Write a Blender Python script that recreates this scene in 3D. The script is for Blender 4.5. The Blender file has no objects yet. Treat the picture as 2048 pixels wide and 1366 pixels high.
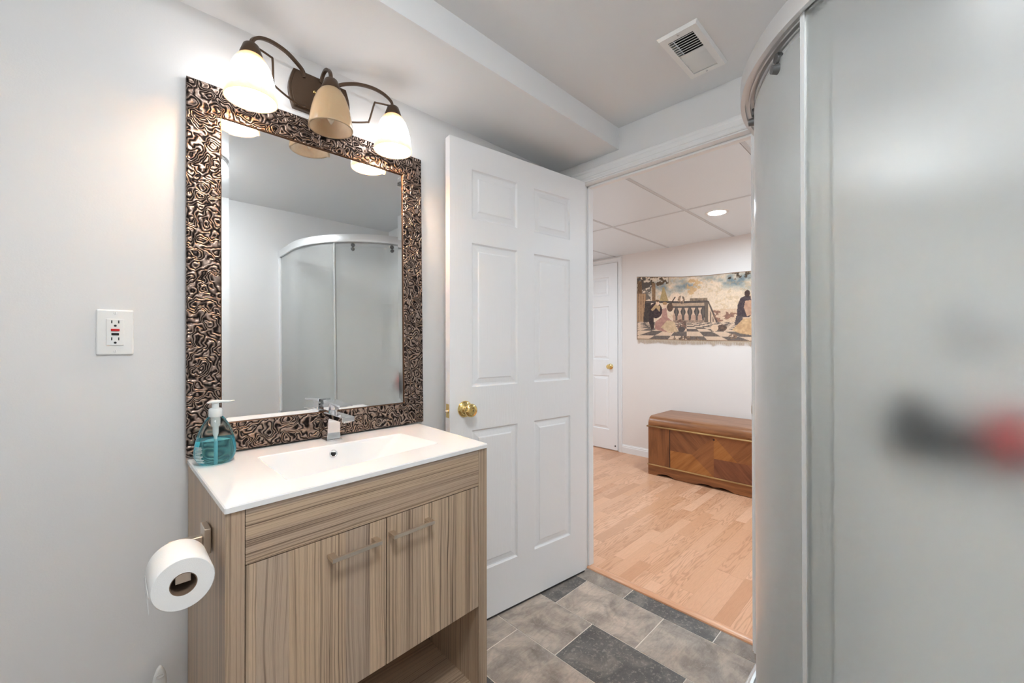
import bpy, bmesh, math, random
from mathutils import Vector, Matrix
random.seed(7)
C = bpy.context.scene.collection
sc = bpy.context.scene
PI = math.pi
H = 1.1972                                    # eye height of the camera

# ------------------------------------------------------------------ camera
yaw, pitch, roll = math.radians(45.4453), math.radians(0.2524), math.radians(-0.0651)
F = Vector((math.cos(yaw)*math.cos(pitch), math.sin(yaw)*math.cos(pitch), math.sin(pitch)))
R0 = Vector((math.sin(yaw), -math.cos(yaw), 0))
U0 = R0.cross(F)
RR = R0*math.cos(roll)+U0*math.sin(roll)
UU = -R0*math.sin(roll)+U0*math.cos(roll)
cam_d = bpy.data.cameras.new('camera'); cam = bpy.data.objects.new('camera', cam_d); C.objects.link(cam)
m = Matrix.Identity(4)
for i in range(3):
    m[i][0] = RR[i]; m[i][1] = UU[i]; m[i][2] = -F[i]
m[0][3], m[1][3], m[2][3] = 0, 0, H
cam.matrix_world = m
cam_d.sensor_width = 36; cam_d.lens = 821.83/2048*36; cam_d.clip_start = .02
sc.camera = cam

# ------------------------------------------------------------------ world, exposure, light strengths
w = bpy.data.worlds.new('world'); sc.world = w; w.use_nodes = True
w.node_tree.nodes['Background'].inputs[0].default_value = (.9, .95, 1, 1)
w.node_tree.nodes['Background'].inputs[1].default_value = .3
sc.view_settings.view_transform = 'Standard'; sc.view_settings.look = 'None'
sc.view_settings.exposure = 0.16; sc.view_settings.gamma = 1
sc.cycles.max_bounces = 14; sc.cycles.diffuse_bounces = 7; sc.cycles.glossy_bounces = 6
sc.cycles.transmission_bounces = 10; sc.cycles.sample_clamp_indirect = 60
sc.cycles.caustics_reflective = True; sc.cycles.caustics_refractive = True
BULB_W = 190.0
FILL_W = 44.0  # strength of the added, unseen ceiling fill lamp
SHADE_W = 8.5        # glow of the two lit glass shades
CAN_W = 440.0          # hall recessed lamps

# ------------------------------------------------------------------ helpers
def lin(c):
    return c/12.92 if c <= .04045 else ((c+.055)/1.055)**2.4
def rgb(r, g, b):
    return (lin(r/255), lin(g/255), lin(b/255), 1)
ROOT = {}
def tag(o, label=None, cat=None, group=None, kind=None):
    if label: o['label'] = label
    if cat: o['category'] = cat
    if group: o['group'] = group
    if kind: o['kind'] = kind
    return o
def thing(name, label, cat, loc=(0, 0, 0), rotz=0, group=None, kind=None):
    o = bpy.data.objects.new(name, None); C.objects.link(o)
    o.empty_display_size = .05
    o.location = loc; o.rotation_euler = (0, 0, rotz)
    ROOT[o.name] = Vector(loc) if rotz == 0 else Vector((0, 0, 0))
    return tag(o, label, cat, group, kind)
def obj(name, bm, mats, parent=None, smooth=False, bevel=0, seg=2, origin=None, sub=0, auto=None):
    """link a bmesh (in world metres, or local if the root is rotated) as one mesh object"""
    if not isinstance(mats, (list, tuple)): mats = [mats]
    off = ROOT[parent.name] if parent is not None else (Vector(origin) if origin else Vector((0, 0, 0)))
    if off.length > 0: bmesh.ops.translate(bm, verts=bm.verts, vec=-off)
    bmesh.ops.recalc_face_normals(bm, faces=bm.faces)
    me = bpy.data.meshes.new(name); bm.to_mesh(me); bm.free()
    for mt in mats: me.materials.append(mt)
    o = bpy.data.objects.new(name, me); C.objects.link(o)
    if parent is not None:
        o.parent = parent; ROOT[o.name] = off
    else:
        o.location = off
        ROOT[o.name] = off
    if smooth:
        for p in me.polygons: p.use_smooth = True
    if auto is not None:
        for p in me.polygons: p.use_smooth = True
        me.set_sharp_from_angle(angle=math.radians(auto))
    if bevel:
        b = o.modifiers.new('bevel', 'BEVEL'); b.width = bevel; b.segments = seg; b.limit_method = 'ANGLE'
        b.angle_limit = math.radians(40); b.harden_normals = False
    if sub:
        s = o.modifiers.new('sub', 'SUBSURF'); s.levels = sub; s.render_levels = sub
    return o
def B(): return bmesh.new()
def box(bm, x0, x1, y0, y1, z0, z1, mi=0):
    v = [bm.verts.new(p) for p in ((x0,y0,z0),(x1,y0,z0),(x1,y1,z0),(x0,y1,z0),(x0,y0,z1),(x1,y0,z1),(x1,y1,z1),(x0,y1,z1))]
    for f in ((0,3,2,1),(4,5,6,7),(0,1,5,4),(1,2,6,5),(2,3,7,6),(3,0,4,7)):
        bm.faces.new([v[i] for i in f]).material_index = mi
    return v
def boxb(*a):
    bm = B(); box(bm, *a); return bm
def quad(bm, pts, mi=0):
    f = bm.faces.new([bm.verts.new(p) for p in pts]); f.material_index = mi; return f
def axes(ax):
    a = Vector(ax).normalized()
    t = Vector((0, 0, 1)) if abs(a.z) < .9 else Vector((1, 0, 0))
    u = a.cross(t).normalized(); v = a.cross(u).normalized()
    return a, u, v
def lathe(bm, prof, c=(0, 0, 0), ax=(0, 0, 1), seg=32, sx=1, sy=1, caps=True, mi=0):
    """prof: list of (radius, height along the axis)"""
    a, u, v = axes(ax); c = Vector(c)
    if tuple(ax) == (0, 0, 1): u, v = Vector((1, 0, 0)), Vector((0, 1, 0))
    rings = []
    for r, h in prof:
        if r < 1e-5: rings.append([bm.verts.new(c+a*h)])
        else: rings.append([bm.verts.new(c+a*h+u*(r*sx*math.cos(2*PI*k/seg))+v*(r*sy*math.sin(2*PI*k/seg))) for k in range(seg)])
    for A, D in zip(rings, rings[1:]):
        if len(A) == 1 and len(D) == 1: continue
        for k in range(seg):
            k2 = (k+1) % seg
            if len(A) == 1: f = bm.faces.new((A[0], D[k], D[k2]))
            elif len(D) == 1: f = bm.faces.new((A[k], D[0], A[k2]))
            else: f = bm.faces.new((A[k], D[k], D[k2], A[k2]))
            f.material_index = mi
    if caps:
        for rg in (rings[0], rings[-1]):
            if len(rg) > 2:
                bm.faces.new(rg).material_index = mi
    return bm
def smooth_path(pts, n=6):
    P = [Vector(p) for p in pts]; out = []
    for i in range(len(P)-1):
        p0 = P[max(i-1, 0)]; p1 = P[i]; p2 = P[i+1]; p3 = P[min(i+2, len(P)-1)]
        for k in range(n):
            t = k/n
            out.append(.5*((2*p1)+(p2-p0)*t+(2*p0-5*p1+4*p2-p3)*t*t+(3*p1-p0-3*p2+p3)*t**3))
    out.append(P[-1]); return out
def sweep(bm, pts, prof, up=(0, 0, 1), closed=False, mi=0):
    """sweep a closed 2-D profile [(side, up)] along points"""
    P = [Vector(p) for p in pts]; rings = []; up = Vector(up)
    n = len(P)
    for i, p in enumerate(P):
        if closed: t = (P[(i+1) % n]-P[i-1])
        else: t = (P[min(i+1, n-1)]-P[max(i-1, 0)])
        t.normalize(); s = t.cross(up)
        if s.length < 1e-4: s = Vector((1, 0, 0))
        s.normalize(); q = s.cross(t).normalized()
        rings.append([bm.verts.new(p+s*a+q*b) for a, b in prof])
    k = len(prof)
    for i in range(n if closed else n-1):
        A = rings[i]; D = rings[(i+1) % n]
        for j in range(k):
            bm.faces.new((A[j], A[(j+1) % k], D[(j+1) % k], D[j])).material_index = mi
    if not closed:
        bm.faces.new(rings[0]).material_index = mi; bm.faces.new(list(reversed(rings[-1]))).material_index = mi
    return bm
def circ(r, n=10): return [(r*math.cos(2*PI*k/n), r*math.sin(2*PI*k/n)) for k in range(n)]
def rect(a, b): return [(-a, -b), (a, -b), (a, b), (-a, b)]
def prism(bm, poly, z0, z1, mi=0):
    lo = [bm.verts.new((x, y, z0)) for x, y in poly]; hi = [bm.verts.new((x, y, z1)) for x, y in poly]
    n = len(poly)
    bm.faces.new(list(reversed(lo))).material_index = mi; bm.faces.new(hi).material_index = mi
    for i in range(n):
        bm.faces.new((lo[i], lo[(i+1) % n], hi[(i+1) % n], hi[i])).material_index = mi
    return bm

# ------------------------------------------------------------------ node helpers
class N:
    def __init__(s, name):
        s.m = bpy.data.materials.new(name); s.m.use_nodes = True; s.t = s.m.node_tree
        s.b = s.t.nodes['Principled BSDF']; s.out = s.t.nodes['Material Output']
        s._c = None
    def n(s, typ, **k):
        x = s.t.nodes.new(typ)
        for a, v in k.items(): setattr(x, a, v)
        return x
    def l(s, a, b): s.t.links.new(a, b)
    def setv(s, inp, v):
        if hasattr(v, 'is_output'): s.l(v, inp)
        else: inp.default_value = v
    def co(s):
        if s._c is None: s._c = s.n('ShaderNodeTexCoord').outputs['Object']
        return s._c
    def math(s, op, a, b=None, c=None):
        x = s.n('ShaderNodeMath', operation=op); s.setv(x.inputs[0], a)
        if b is not None: s.setv(x.inputs[1], b)
        if c is not None: s.setv(x.inputs[2], c)
        return x.outputs[0]
    def sep(s, v):
        x = s.n('ShaderNodeSeparateXYZ'); s.l(v, x.inputs[0]); return x.outputs
    def comb(s, a, b, c):
        x = s.n('ShaderNodeCombineXYZ')
        for i, v in enumerate((a, b, c)): s.setv(x.inputs[i], v)
        return x.outputs[0]
    def map(s, v, loc=(0, 0, 0), rot=(0, 0, 0), scale=(1, 1, 1)):
        x = s.n('ShaderNodeMapping'); s.l(v, x.inputs[0]); x.inputs[1].default_value = loc
        x.inputs[2].default_value = rot; x.inputs[3].default_value = scale; return x.outputs[0]
    def noise(s, v, scale=5, detail=4, rough=.5, dist=0, col=False):
        x = s.n('ShaderNodeTexNoise'); s.l(v, x.inputs['Vector']); x.inputs['Scale'].default_value = scale
        x.inputs['Detail'].default_value = detail; x.inputs['Roughness'].default_value = rough
        x.inputs['Distortion'].default_value = dist
        return x.outputs['Color' if col else 'Fac']
    def white(s, v, col=False):
        x = s.n('ShaderNodeTexWhiteNoise'); s.l(v, x.inputs['Vector']); return x.outputs['Color' if col else 'Value']
    def ramp(s, f, stops, interp='LINEAR'):
        x = s.n('ShaderNodeValToRGB'); s.l(f, x.inputs[0]); e = x.color_ramp.elements
        x.color_ramp.interpolation = interp
        while len(e) > 1: e.remove(e[-1])
        e[0].position = stops[0][0]; e[0].color = stops[0][1]
        for p, c in stops[1:]:
            q = e.new(p); q.color = c
        return x.outputs[0]
    def mix(s, f, a, b, blend='MIX'):
        x = s.n('ShaderNodeMix', data_type='RGBA', blend_type=blend)
        s.setv(x.inputs[0], f); s.setv(x.inputs[6], a); s.setv(x.inputs[7], b); return x.outputs[2]
    def bump(s, h, strength=.2, dist=.001):
        x = s.n('ShaderNodeBump'); s.l(h, x.inputs['Height']); x.inputs['Strength'].default_value = strength
        x.inputs['Distance'].default_value = dist; s.l(x.outputs[0], s.b.inputs['Normal']); return x
    def base(s, v): s.setv(s.b.inputs['Base Color'], v)
    def p(s, **k):
        for a, v in k.items(): s.setv(s.b.inputs[a.replace('_', ' ')], v)
        return s

def plain(name, col, rough=.5, metal=0, **k):
    x = N(name); x.base(col); x.p(Roughness=rough, Metallic=metal)
    for a, v in k.items(): x.setv(x.b.inputs[a.replace('_', ' ')], v)
    return x.m
def paint(name, col, rough=.55, bump=.12, scale=220, var=.015):
    x = N(name); n = x.noise(x.co(), scale, 3, .6); big = x.noise(x.co(), 2.5, 3, .5)
    x.base(x.mix(x.math('MULTIPLY', big, 1.0), tuple([c*(1-var) for c in col[:3]])+(1,), tuple([min(1, c*(1+var)) for c in col[:3]])+(1,)))
    x.p(Roughness=rough); x.bump(n, bump, .0015); return x.m

# ------------------------------------------------------------------ materials
M = {}
M['wall'] = paint('grey wall paint', rgb(226, 226, 226), .5)
M['ceil'] = paint('grey ceiling paint', rgb(228, 229, 230), .6)
M['hallwall'] = paint('beige wall paint', rgb(232, 224, 219), .6)
M['trim'] = paint('white gloss trim', rgb(236, 236, 236), .35, .04)
M['porcelain'] = plain('white porcelain', rgb(240, 240, 240), .08)
M['plastic'] = plain('white plastic', rgb(238, 238, 236), .3)
M['chrome'] = plain('chrome', (.8, .8, .82, 1), .06, 1)
M['nickel'] = plain('brushed nickel', rgb(222, 210, 196), .34, 1)
M['brass'] = plain('polished brass', rgb(232, 204, 136), .14, 1)
M['alu'] = plain('satin aluminium', (.78, .78, .78, 1), .42, .8)
M['black'] = plain('black', (.008, .008, .008, 1), .4)
M['dark'] = plain('dark void', (.015, .014, .013, 1), .9)
M['red'] = plain('red plastic', rgb(205, 30, 34), .35)
M['bronze'] = plain('oil rubbed bronze', rgb(92, 74, 60), .36, .75)
M['screw'] = plain('screw metal', (.55, .55, .55, 1), .3, 1)
M['rubber_and_shade'] = plain('rubber', (.03, .03, .03, 1), .5)  # floor pin, and the strip that paints shade under the open door

def white_wood_door():
    x = N('white moulded door skin'); c = x.co()
    g = x.noise(x.map(c, scale=(260, 260, 9)), 1, 3, .6, .4)
    big = x.noise(x.map(c, scale=(14, 14, 2.2)), 1, 2, .5)
    cath = x.math('SINE', x.math('MULTIPLY', big, 70))
    hgt = x.math('ADD', x.math('MULTIPLY', g, 1.0), x.math('MULTIPLY', cath, .10))
    x.base(rgb(238, 238, 239)); x.p(Roughness=.38); x.bump(hgt, .3, .0012); return x.m
M['door'] = white_wood_door()

def vanity_wood(name, across, along, seed=0, tone=1.0, strip=.062):
    """ash laminate: strips of differing tone, wavy dark grain lines; across/along = 0,1,2 axis index"""
    x = N(name); s = x.sep(x.co()); a, l = s[across], s[along]
    third = s[3-across-along]
    warp = x.noise(x.comb(x.math('MULTIPLY', a, 3.0), x.math('MULTIPLY', l, 2.2), seed), 1, 2, .5)
    idx = x.math('FLOOR', x.math('ADD', x.math('DIVIDE', a, strip), seed*.37+.5))
    rnd = x.white(x.comb(idx, seed, 3.3)); rnd2 = x.white(x.comb(idx, seed, 8.1))
    # grain phase
    n1 = x.noise(x.comb(x.math('MULTIPLY', a, 9), x.math('MULTIPLY', l, 2.0), x.math('MULTIPLY', rnd, 30)), 1, 2, .45)
    n2 = x.noise(x.comb(x.math('MULTIPLY', a, 60), x.math('MULTIPLY', l, 9), x.math('MULTIPLY', rnd, 9)), 1, 2, .5)
    amp = x.math('MULTIPLY_ADD', rnd2, 26, 5)
    freq = x.math('MULTIPLY_ADD', rnd, 420, 620)
    ph = x.math('ADD', x.math('MULTIPLY', a, freq), x.math('ADD', x.math('MULTIPLY', n1, amp), x.math('MULTIPLY', n2, 2.2)))
    irr = x.noise(x.comb(x.math('MULTIPLY', ph, .42), x.math('MULTIPLY', l, .8), x.math('MULTIPLY', rnd, 50)), 1, 3, .62)
    line = x.math('POWER', x.math('MINIMUM', x.math('MAXIMUM', x.math('MULTIPLY', x.math('SUBTRACT', irr, .44), 5.0), 0), 1), 1.3)
    fib = x.noise(x.comb(x.math('MULTIPLY', a, 1400), x.math('MULTIPLY', l, 26), seed), 1, 2, .7)
    patch = x.noise(x.comb(x.math('MULTIPLY', a, 18), x.math('MULTIPLY', l, 1.2), x.math('MULTIPLY', rnd, 17)), 1, 2, .5)
    strong = x.math('MULTIPLY', line, x.math('MAXIMUM', x.math('MULTIPLY_ADD', x.math('SUBTRACT', patch, .36), 2.4, .35), .25))
    def T(r, g, b): return tuple([v*tone for v in rgb(r, g, b)[:3]])+(1,)
    basec = x.ramp(rnd2, [(0, T(192, 168, 146)), (.35, T(204, 178, 150)), (.6, T(186, 166, 148)), (.8, T(212, 186, 158)), (1, T(194, 168, 142))])
    c1 = x.mix(x.math('MULTIPLY', strong, .9), basec, T(88, 64, 48))
    c2 = x.mix(x.math('MULTIPLY', x.math('SUBTRACT', fib, .42), .75), c1, T(100, 82, 66))
    x.base(c2); x.p(Roughness=.42); x.bump(x.math('ADD', x.math('MULTIPLY', line, .4), fib), .10, .0006)
    return x.m
M['w_door_a'] = vanity_wood('ash laminate door grain', 0, 2, 1.0)
M['w_door_b'] = vanity_wood('ash laminate right door grain', 0, 2, 2.6)
M['w_rail'] = vanity_wood('ash laminate horizontal grain', 2, 0, 4.2, strip=.045)
M['w_side'] = vanity_wood('ash laminate side grain', 1, 2, 6.3)
M['w_stile'] = vanity_wood('ash laminate stile grain', 0, 2, 9.4, .93, strip=.05)
M['w_shelf'] = vanity_wood('ash laminate shelf grain', 1, 0, 5.1)

def worm_metal():
    x = N('embossed bronze frame'); c = x.co()
    wv = x.noise(c, 45, 1, .5, 0, col=True)
    v = x.n('ShaderNodeVectorMath', operation='MULTIPLY_ADD'); x.l(wv, v.inputs[0]); v.inputs[1].default_value = (.022, .022, .022); x.l(c, v.inputs[2])
    n = x.noise(v.outputs[0], 33, 0, .5)
    s = x.math('SINE', x.math('MULTIPLY', n, 50))
    h = x.math('MULTIPLY_ADD', s, .5, .5)
    hs = x.math('POWER', h, .8)
    x.base(x.ramp(h, [(0, (.012, .008, .007, 1)), (.16, (.05, .034, .028, 1)), (.45, (.15, .105, .085, 1)), (1, (.38, .285, .235, 1))]))
    x.p(Metallic=.85, Roughness=.34); x.bump(hs, .95, .0028); return x.m
M['frame'] = worm_metal()
x = N('mirror silvering'); x.base((.86, .87, .87, 1)); x.p(Metallic=1, Roughness=.012); M['mirror'] = x.m

def slate():
    x = N('slate look vinyl tile'); c = x.co()
    at = x.n('ShaderNodeVertexColor', layer_name='tone'); tone = x.sep(at.outputs[0])[0]; rnd = x.sep(at.outputs[0])[1]
    off = x.comb(x.math('MULTIPLY', rnd, 40), x.math('MULTIPLY', rnd, 23), 0)
    v = x.n('ShaderNodeVectorMath', operation='ADD'); x.l(c, v.inputs[0]); x.l(off, v.inputs[1]); cv = v.outputs[0]
    big = x.noise(cv, 6.5, 5, .62, .8); fine = x.noise(cv, 70, 5, .7, .3); vein = x.noise(x.map(cv, rot=(0, 0, .7), scale=(1, 4, 1)), 9, 6, .7, 1.5)
    light = x.ramp(big, [(.28, rgb(122, 110, 102)), (.44, rgb(170, 155, 143)), (.62, rgb(208, 190, 174)), (.8, rgb(168, 156, 146))])
    dark = x.ramp(big, [(.3, rgb(66, 64, 64)), (.5, rgb(86, 83, 81)), (.6, rgb(122, 115, 108)), (.72, rgb(90, 87, 85))])
    col = x.mix(tone, dark, light)
    col = x.mix(x.math('MULTIPLY', x.math('GREATER_THAN', fine, .57), .42), col, rgb(176, 166, 155))
    col = x.mix(x.math('MULTIPLY', x.math('SUBTRACT', vein, .45), 1.5), col, rgb(92, 83, 78))
    scr = x.noise(x.map(cv, rot=(0, 0, 1.1), scale=(1.2, 14, 1)), 14, 4, .75, 2.2)
    col = x.mix(x.math('MULTIPLY', x.math('GREATER_THAN', scr, .64), .30), col, rgb(198, 188, 176))
    x.base(col); x.p(Roughness=.42); x.bump(x.math('ADD', fine, vein), .12, .0012); return x.m
M['tile'] = slate()
M['grout'] = plain('pale grout', rgb(240, 230, 218), .8)

def laminate():
    x = N('oak laminate planks'); s = x.sep(x.co()); X, Y = s[0], s[1]
    row = x.math('FLOOR', x.math('DIVIDE', Y, .066))
    ro = x.white(x.comb(row, 1.7, 0))
    cell = x.math('FLOOR', x.math('ADD', x.math('DIVIDE', X, .46), x.math('MULTIPLY', ro, 7.3)))
    cid = x.comb(row, cell, .5); r1 = x.white(cid); r2 = x.white(x.comb(cell, row, 4.4))
    tone = x.ramp(r1, [(0, rgb(214, 162, 126)), (.3, rgb(226, 176, 142)), (.6, rgb(206, 152, 116)), (.85, rgb(233, 185, 152)), (1, rgb(198, 146, 112))])
    n1 = x.noise(x.comb(x.math('MULTIPLY', X, 1.8), x.math('MULTIPLY', Y, 17), x.math('MULTIPLY', r2, 50)), 1, 2.5, .5)
    ring = x.math('MULTIPLY_ADD', x.math('SINE', x.math('MULTIPLY', n1, 75)), .5, .5)
    gate = x.math('GREATER_THAN', r2, .35)
    pores = x.noise(x.comb(x.math('MULTIPLY', X, 26), x.math('MULTIPLY', Y, 420), x.math('MULTIPLY', r1, 9)), 1, 3, .65)
    c1 = x.mix(x.math('MULTIPLY', x.math('MULTIPLY', x.math('POWER', ring, 3), x.math('MULTIPLY_ADD', gate, .4, .1)), .85), tone, rgb(168, 112, 78))
    c2 = x.mix(x.math('MULTIPLY', x.math('SUBTRACT', pores, .45), .8), c1, rgb(172, 118, 84))
    fy = x.math('FRACT', x.math('DIVIDE', Y, .066)); fx = x.math('FRACT', x.math('ADD', x.math('DIVIDE', X, .46), x.math('MULTIPLY', ro, 7.3)))
    gap = x.math('MAXIMUM', x.math('LESS_THAN', fy, .018), x.math('LESS_THAN', fx, .004))
    c3 = x.mix(x.math('MULTIPLY', gap, .35), c2, rgb(140, 90, 60))
    x.base(c3); x.p(Roughness=.33); return x.m
M['laminate'] = laminate()
def simple_wood(name, c0, c1, c2, across=1, along=0, rot=0, f=1.0, rough=.35, axis_plane=None):
    x = N(name); v = x.co()
    if rot: v = x.map(v, rot=rot)
    s = x.sep(v); a, l = s[across], s[along]
    n = x.noise(x.comb(x.math('MULTIPLY', a, 26*f), x.math('MULTIPLY', l, 2.4*f), 0), 1, 4, .6, .6)
    g = x.noise(x.comb(x.math('MULTIPLY', a, 300*f), x.math('MULTIPLY', l, 9*f), 2), 1, 3, .6)
    col = x.ramp(n, [(.3, c0), (.5, c1), (.7, c2)])
    x.base(x.mix(x.math('MULTIPLY', x.math('SUBTRACT', g, .4), .7), col, c0)); x.p(Roughness=rough); return x.m
M['threshold'] = simple_wood('threshold oak', rgb(204, 148, 112), rgb(224, 168, 132), rgb(234, 184, 150), 0, 1, rough=.3)
WA, WB, WC_ = rgb(104, 62, 36), rgb(138, 88, 52), rgb(160, 106, 64)
M['c_h'] = simple_wood('walnut veneer lengthwise', WA, WB, WC_, 2, 1)
M['c_v'] = simple_wood('walnut veneer upright', WA, WB, rgb(150, 96, 56), 1, 2)
M['c_top'] = simple_wood('walnut lid veneer', rgb(122, 78, 52), rgb(150, 104, 76), rgb(166, 120, 92), 0, 1)
M['c_d1'] = simple_wood('walnut veneer diagonal', WA, rgb(130, 82, 50), rgb(150, 98, 60), 1, 2, rot=(PI/4, 0, 0))
M['c_d2'] = simple_wood('golden veneer diagonal', rgb(132, 80, 38), rgb(164, 106, 54), rgb(178, 122, 68), 1, 2, rot=(-PI/4, 0, 0))
M['c_d3'] = simple_wood('russet veneer diagonal', rgb(98, 56, 38), rgb(122, 74, 50), rgb(140, 88, 60), 1, 2, rot=(PI/4, 0, 0))
M['c_d4'] = simple_wood('brown veneer diagonal', rgb(116, 70, 38), rgb(144, 92, 54), rgb(160, 104, 62), 1, 2, rot=(-PI/4, 0, 0))
M['c_mould'] = simple_wood('worn gilt moulding', rgb(112, 76, 40), rgb(168, 128, 76), rgb(190, 152, 98), 2, 1, f=1.6, rough=.4)
M['c_dark'] = plain('dark seam', rgb(46, 26, 16), .6)

def frosted():
    x = N('frosted shower glass')
    t = x.t; out = x.out; nz = x.noise(x.co(), 900, 2, .5)
    bp = x.n('ShaderNodeBump'); bp.inputs['Strength'].default_value = .15; bp.inputs['Distance'].default_value = .0004; x.l(nz, bp.inputs['Height'])
    rf = x.n('ShaderNodeBsdfRefraction'); rf.inputs['Color'].default_value = (.99, 1, .995, 1); rf.inputs['Roughness'].default_value = .35; rf.inputs['IOR'].default_value = 1.30
    tr = x.n('ShaderNodeBsdfTranslucent'); tr.inputs['Color'].default_value = (.90, .915, .91, 1)
    df = x.n('ShaderNodeBsdfDiffuse'); df.inputs['Color'].default_value = (.82, .83, .83, 1)
    gl = x.n('ShaderNodeBsdfAnisotropic'); gl.inputs['Roughness'].default_value = .36; gl.inputs['Color'].default_value = (1, 1, 1, 1); x.l(bp.outputs[0], gl.inputs['Normal'])
    m1 = x.n('ShaderNodeMixShader'); m1.inputs[0].default_value = .03; x.l(rf.outputs[0], m1.inputs[1]); x.l(tr.outputs[0], m1.inputs[2])
    m2 = x.n('ShaderNodeMixShader'); m2.inputs[0].default_value = .03; x.l(m1.outputs[0], m2.inputs[1]); x.l(df.outputs[0], m2.inputs[2])
    fr = x.n('ShaderNodeFresnel'); fr.inputs['IOR'].default_value = 1.35
    m3 = x.n('ShaderNodeMixShader'); x.l(fr.outputs[0], m3.inputs[0]); x.l(m2.outputs[0], m3.inputs[1]); x.l(gl.outputs[0], m3.inputs[2])
    x.l(m3.outputs[0], out.inputs[0]); return x.m
M['frost'] = frosted()
M['seal'] = plain('clear plastic seal', rgb(228, 230, 230), .25)

def shade_glass(lit=False):
    x = N('amber marbled shade glass'+(' lit' if lit else ''))
    n = x.noise(x.co(), 26, 5, .6, 1.2)
    col = x.ramp(n, [(.3, rgb(248, 214, 160)), (.55, rgb(246, 202, 146)), (.75, rgb(250, 226, 186))])
    tr = x.n('ShaderNodeBsdfTranslucent'); tr.inputs['Color'].default_value = (1.0, .955, .875, 1)
    df = x.n('ShaderNodeBsdfDiffuse'); x.l(col, df.inputs['Color'])
    gl = x.n('ShaderNodeBsdfAnisotropic'); gl.inputs['Roughness'].default_value = .22
    m1 = x.n('ShaderNodeMixShader'); m1.inputs[0].default_value = .95 if lit else .35; x.l(tr.outputs[0], m1.inputs[1]); x.l(df.outputs[0], m1.inputs[2])
    fr = x.n('ShaderNodeFresnel'); fr.inputs['IOR'].default_value = 1.45
    m2 = x.n('ShaderNodeMixShader'); x.l(fr.outputs[0], m2.inputs[0]); x.l(m1.outputs[0], m2.inputs[1]); x.l(gl.outputs[0], m2.inputs[2])
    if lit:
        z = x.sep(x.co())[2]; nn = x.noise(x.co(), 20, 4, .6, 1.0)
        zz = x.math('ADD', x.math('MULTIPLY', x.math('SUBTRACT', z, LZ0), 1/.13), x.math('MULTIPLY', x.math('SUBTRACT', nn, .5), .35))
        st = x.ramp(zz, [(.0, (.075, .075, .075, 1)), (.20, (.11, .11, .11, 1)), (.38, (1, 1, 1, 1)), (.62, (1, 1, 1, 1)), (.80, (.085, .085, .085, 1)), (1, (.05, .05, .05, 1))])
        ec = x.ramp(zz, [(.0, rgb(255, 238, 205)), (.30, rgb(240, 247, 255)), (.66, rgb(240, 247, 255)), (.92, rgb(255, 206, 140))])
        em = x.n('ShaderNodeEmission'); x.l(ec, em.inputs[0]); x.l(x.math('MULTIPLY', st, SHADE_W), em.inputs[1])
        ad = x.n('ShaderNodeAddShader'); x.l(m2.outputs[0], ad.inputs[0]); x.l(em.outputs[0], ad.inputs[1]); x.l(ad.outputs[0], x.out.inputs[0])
        return x.m
    x.l(m2.outputs[0], x.out.inputs[0]); return x.m
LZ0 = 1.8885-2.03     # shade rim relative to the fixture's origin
M['shade'] = shade_glass(); M['shade_lit'] = shade_glass(True)
def emit(name, col, s):
    x = N(name); x.base(col); x.p(Roughness=.4); x.b.inputs['Emission Color'].default_value = col; x.b.inputs['Emission Strength'].default_value = s; return x.m
M['bulb_on'] = emit('lit bulb', (.88, .95, 1, 1), BULB_W)
M['bulb_off'] = plain('frosted bulb glass', rgb(246, 236, 220), .2, Transmission_Weight=.2)
M['can_glow'] = emit('recessed lamp lens', (.72, .89, 1, 1), CAN_W)
M['fill_glow'] = emit('fill lamp glow', (.93, .975, 1, 1), FILL_W)
x = N('clear bottle plastic'); x.base((1, 1, 1, 1)); x.p(Roughness=.02, IOR=1.25); x.b.inputs['Transmission Weight'].default_value = 1; M['clear'] = x.m
x = N('blue liquid soap'); x.base(rgb(132, 224, 236)); x.p(Roughness=.02, IOR=1.2); x.b.inputs['Transmission Weight'].default_value = .88; M['soap'] = x.m
x = N('milky pump plastic'); x.base(rgb(240, 244, 243)); x.p(Roughness=.25); x.b.inputs['Transmission Weight'].default_value = .15; M['pump'] = x.m
x = N('toilet paper'); n = x.noise(x.co(), 700, 3, .6); x.base(rgb(244, 244, 243)); x.p(Roughness=.95); x.bump(n, .3, .001); M['paper'] = x.m
M['card'] = plain('cardboard core', rgb(120, 98, 80), .9)

# ------------------------------------------------------------------ room geometry
XB, YW, YC = 1.7919, 1.4592, -0.487        # door wall, vanity wall, shower wall
ZC, ZS, YS = 2.2560, 2.1496, 1.0691        # ceiling, soffit underside, soffit front
XK = -1.35                                 # wall behind the camera
JL, JR, ZO = 1.285, .487, 2.036            # door opening
XH = 4.0314; ZH = 2.162                    # hall far wall, hall ceiling
XB2 = 1.885                                # hall face of the door wall
HY0, HY1 = -.75, 3.45

def struct(name, bm, mats, label, parent=None, **k):
    o = obj(name, bm, mats, parent, **k)
    return tag(o, label, 'room part' if parent is None else None, None, 'structure' if parent is None else None)

bm = B(); box(bm, XK-.1, XB2+.0, YW, YW+.12, -.02, ZC+.1)
struct('wall_left', bm, M['wall'], 'grey painted wall behind the mirror, vanity light and socket')
bm = B(); box(bm, XK-.12, XK, YC-.12, YW+.12, -.02, ZC+.1)
struct('wall_back', bm, M['wall'], 'grey bathroom wall behind the camera')
bm = B(); box(bm, XK-.1, XB2, YC-.12, YC, -.02, ZC+.1)
struct('wall_right', bm, M['wall'], 'grey bathroom wall the shower stands against')
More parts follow.
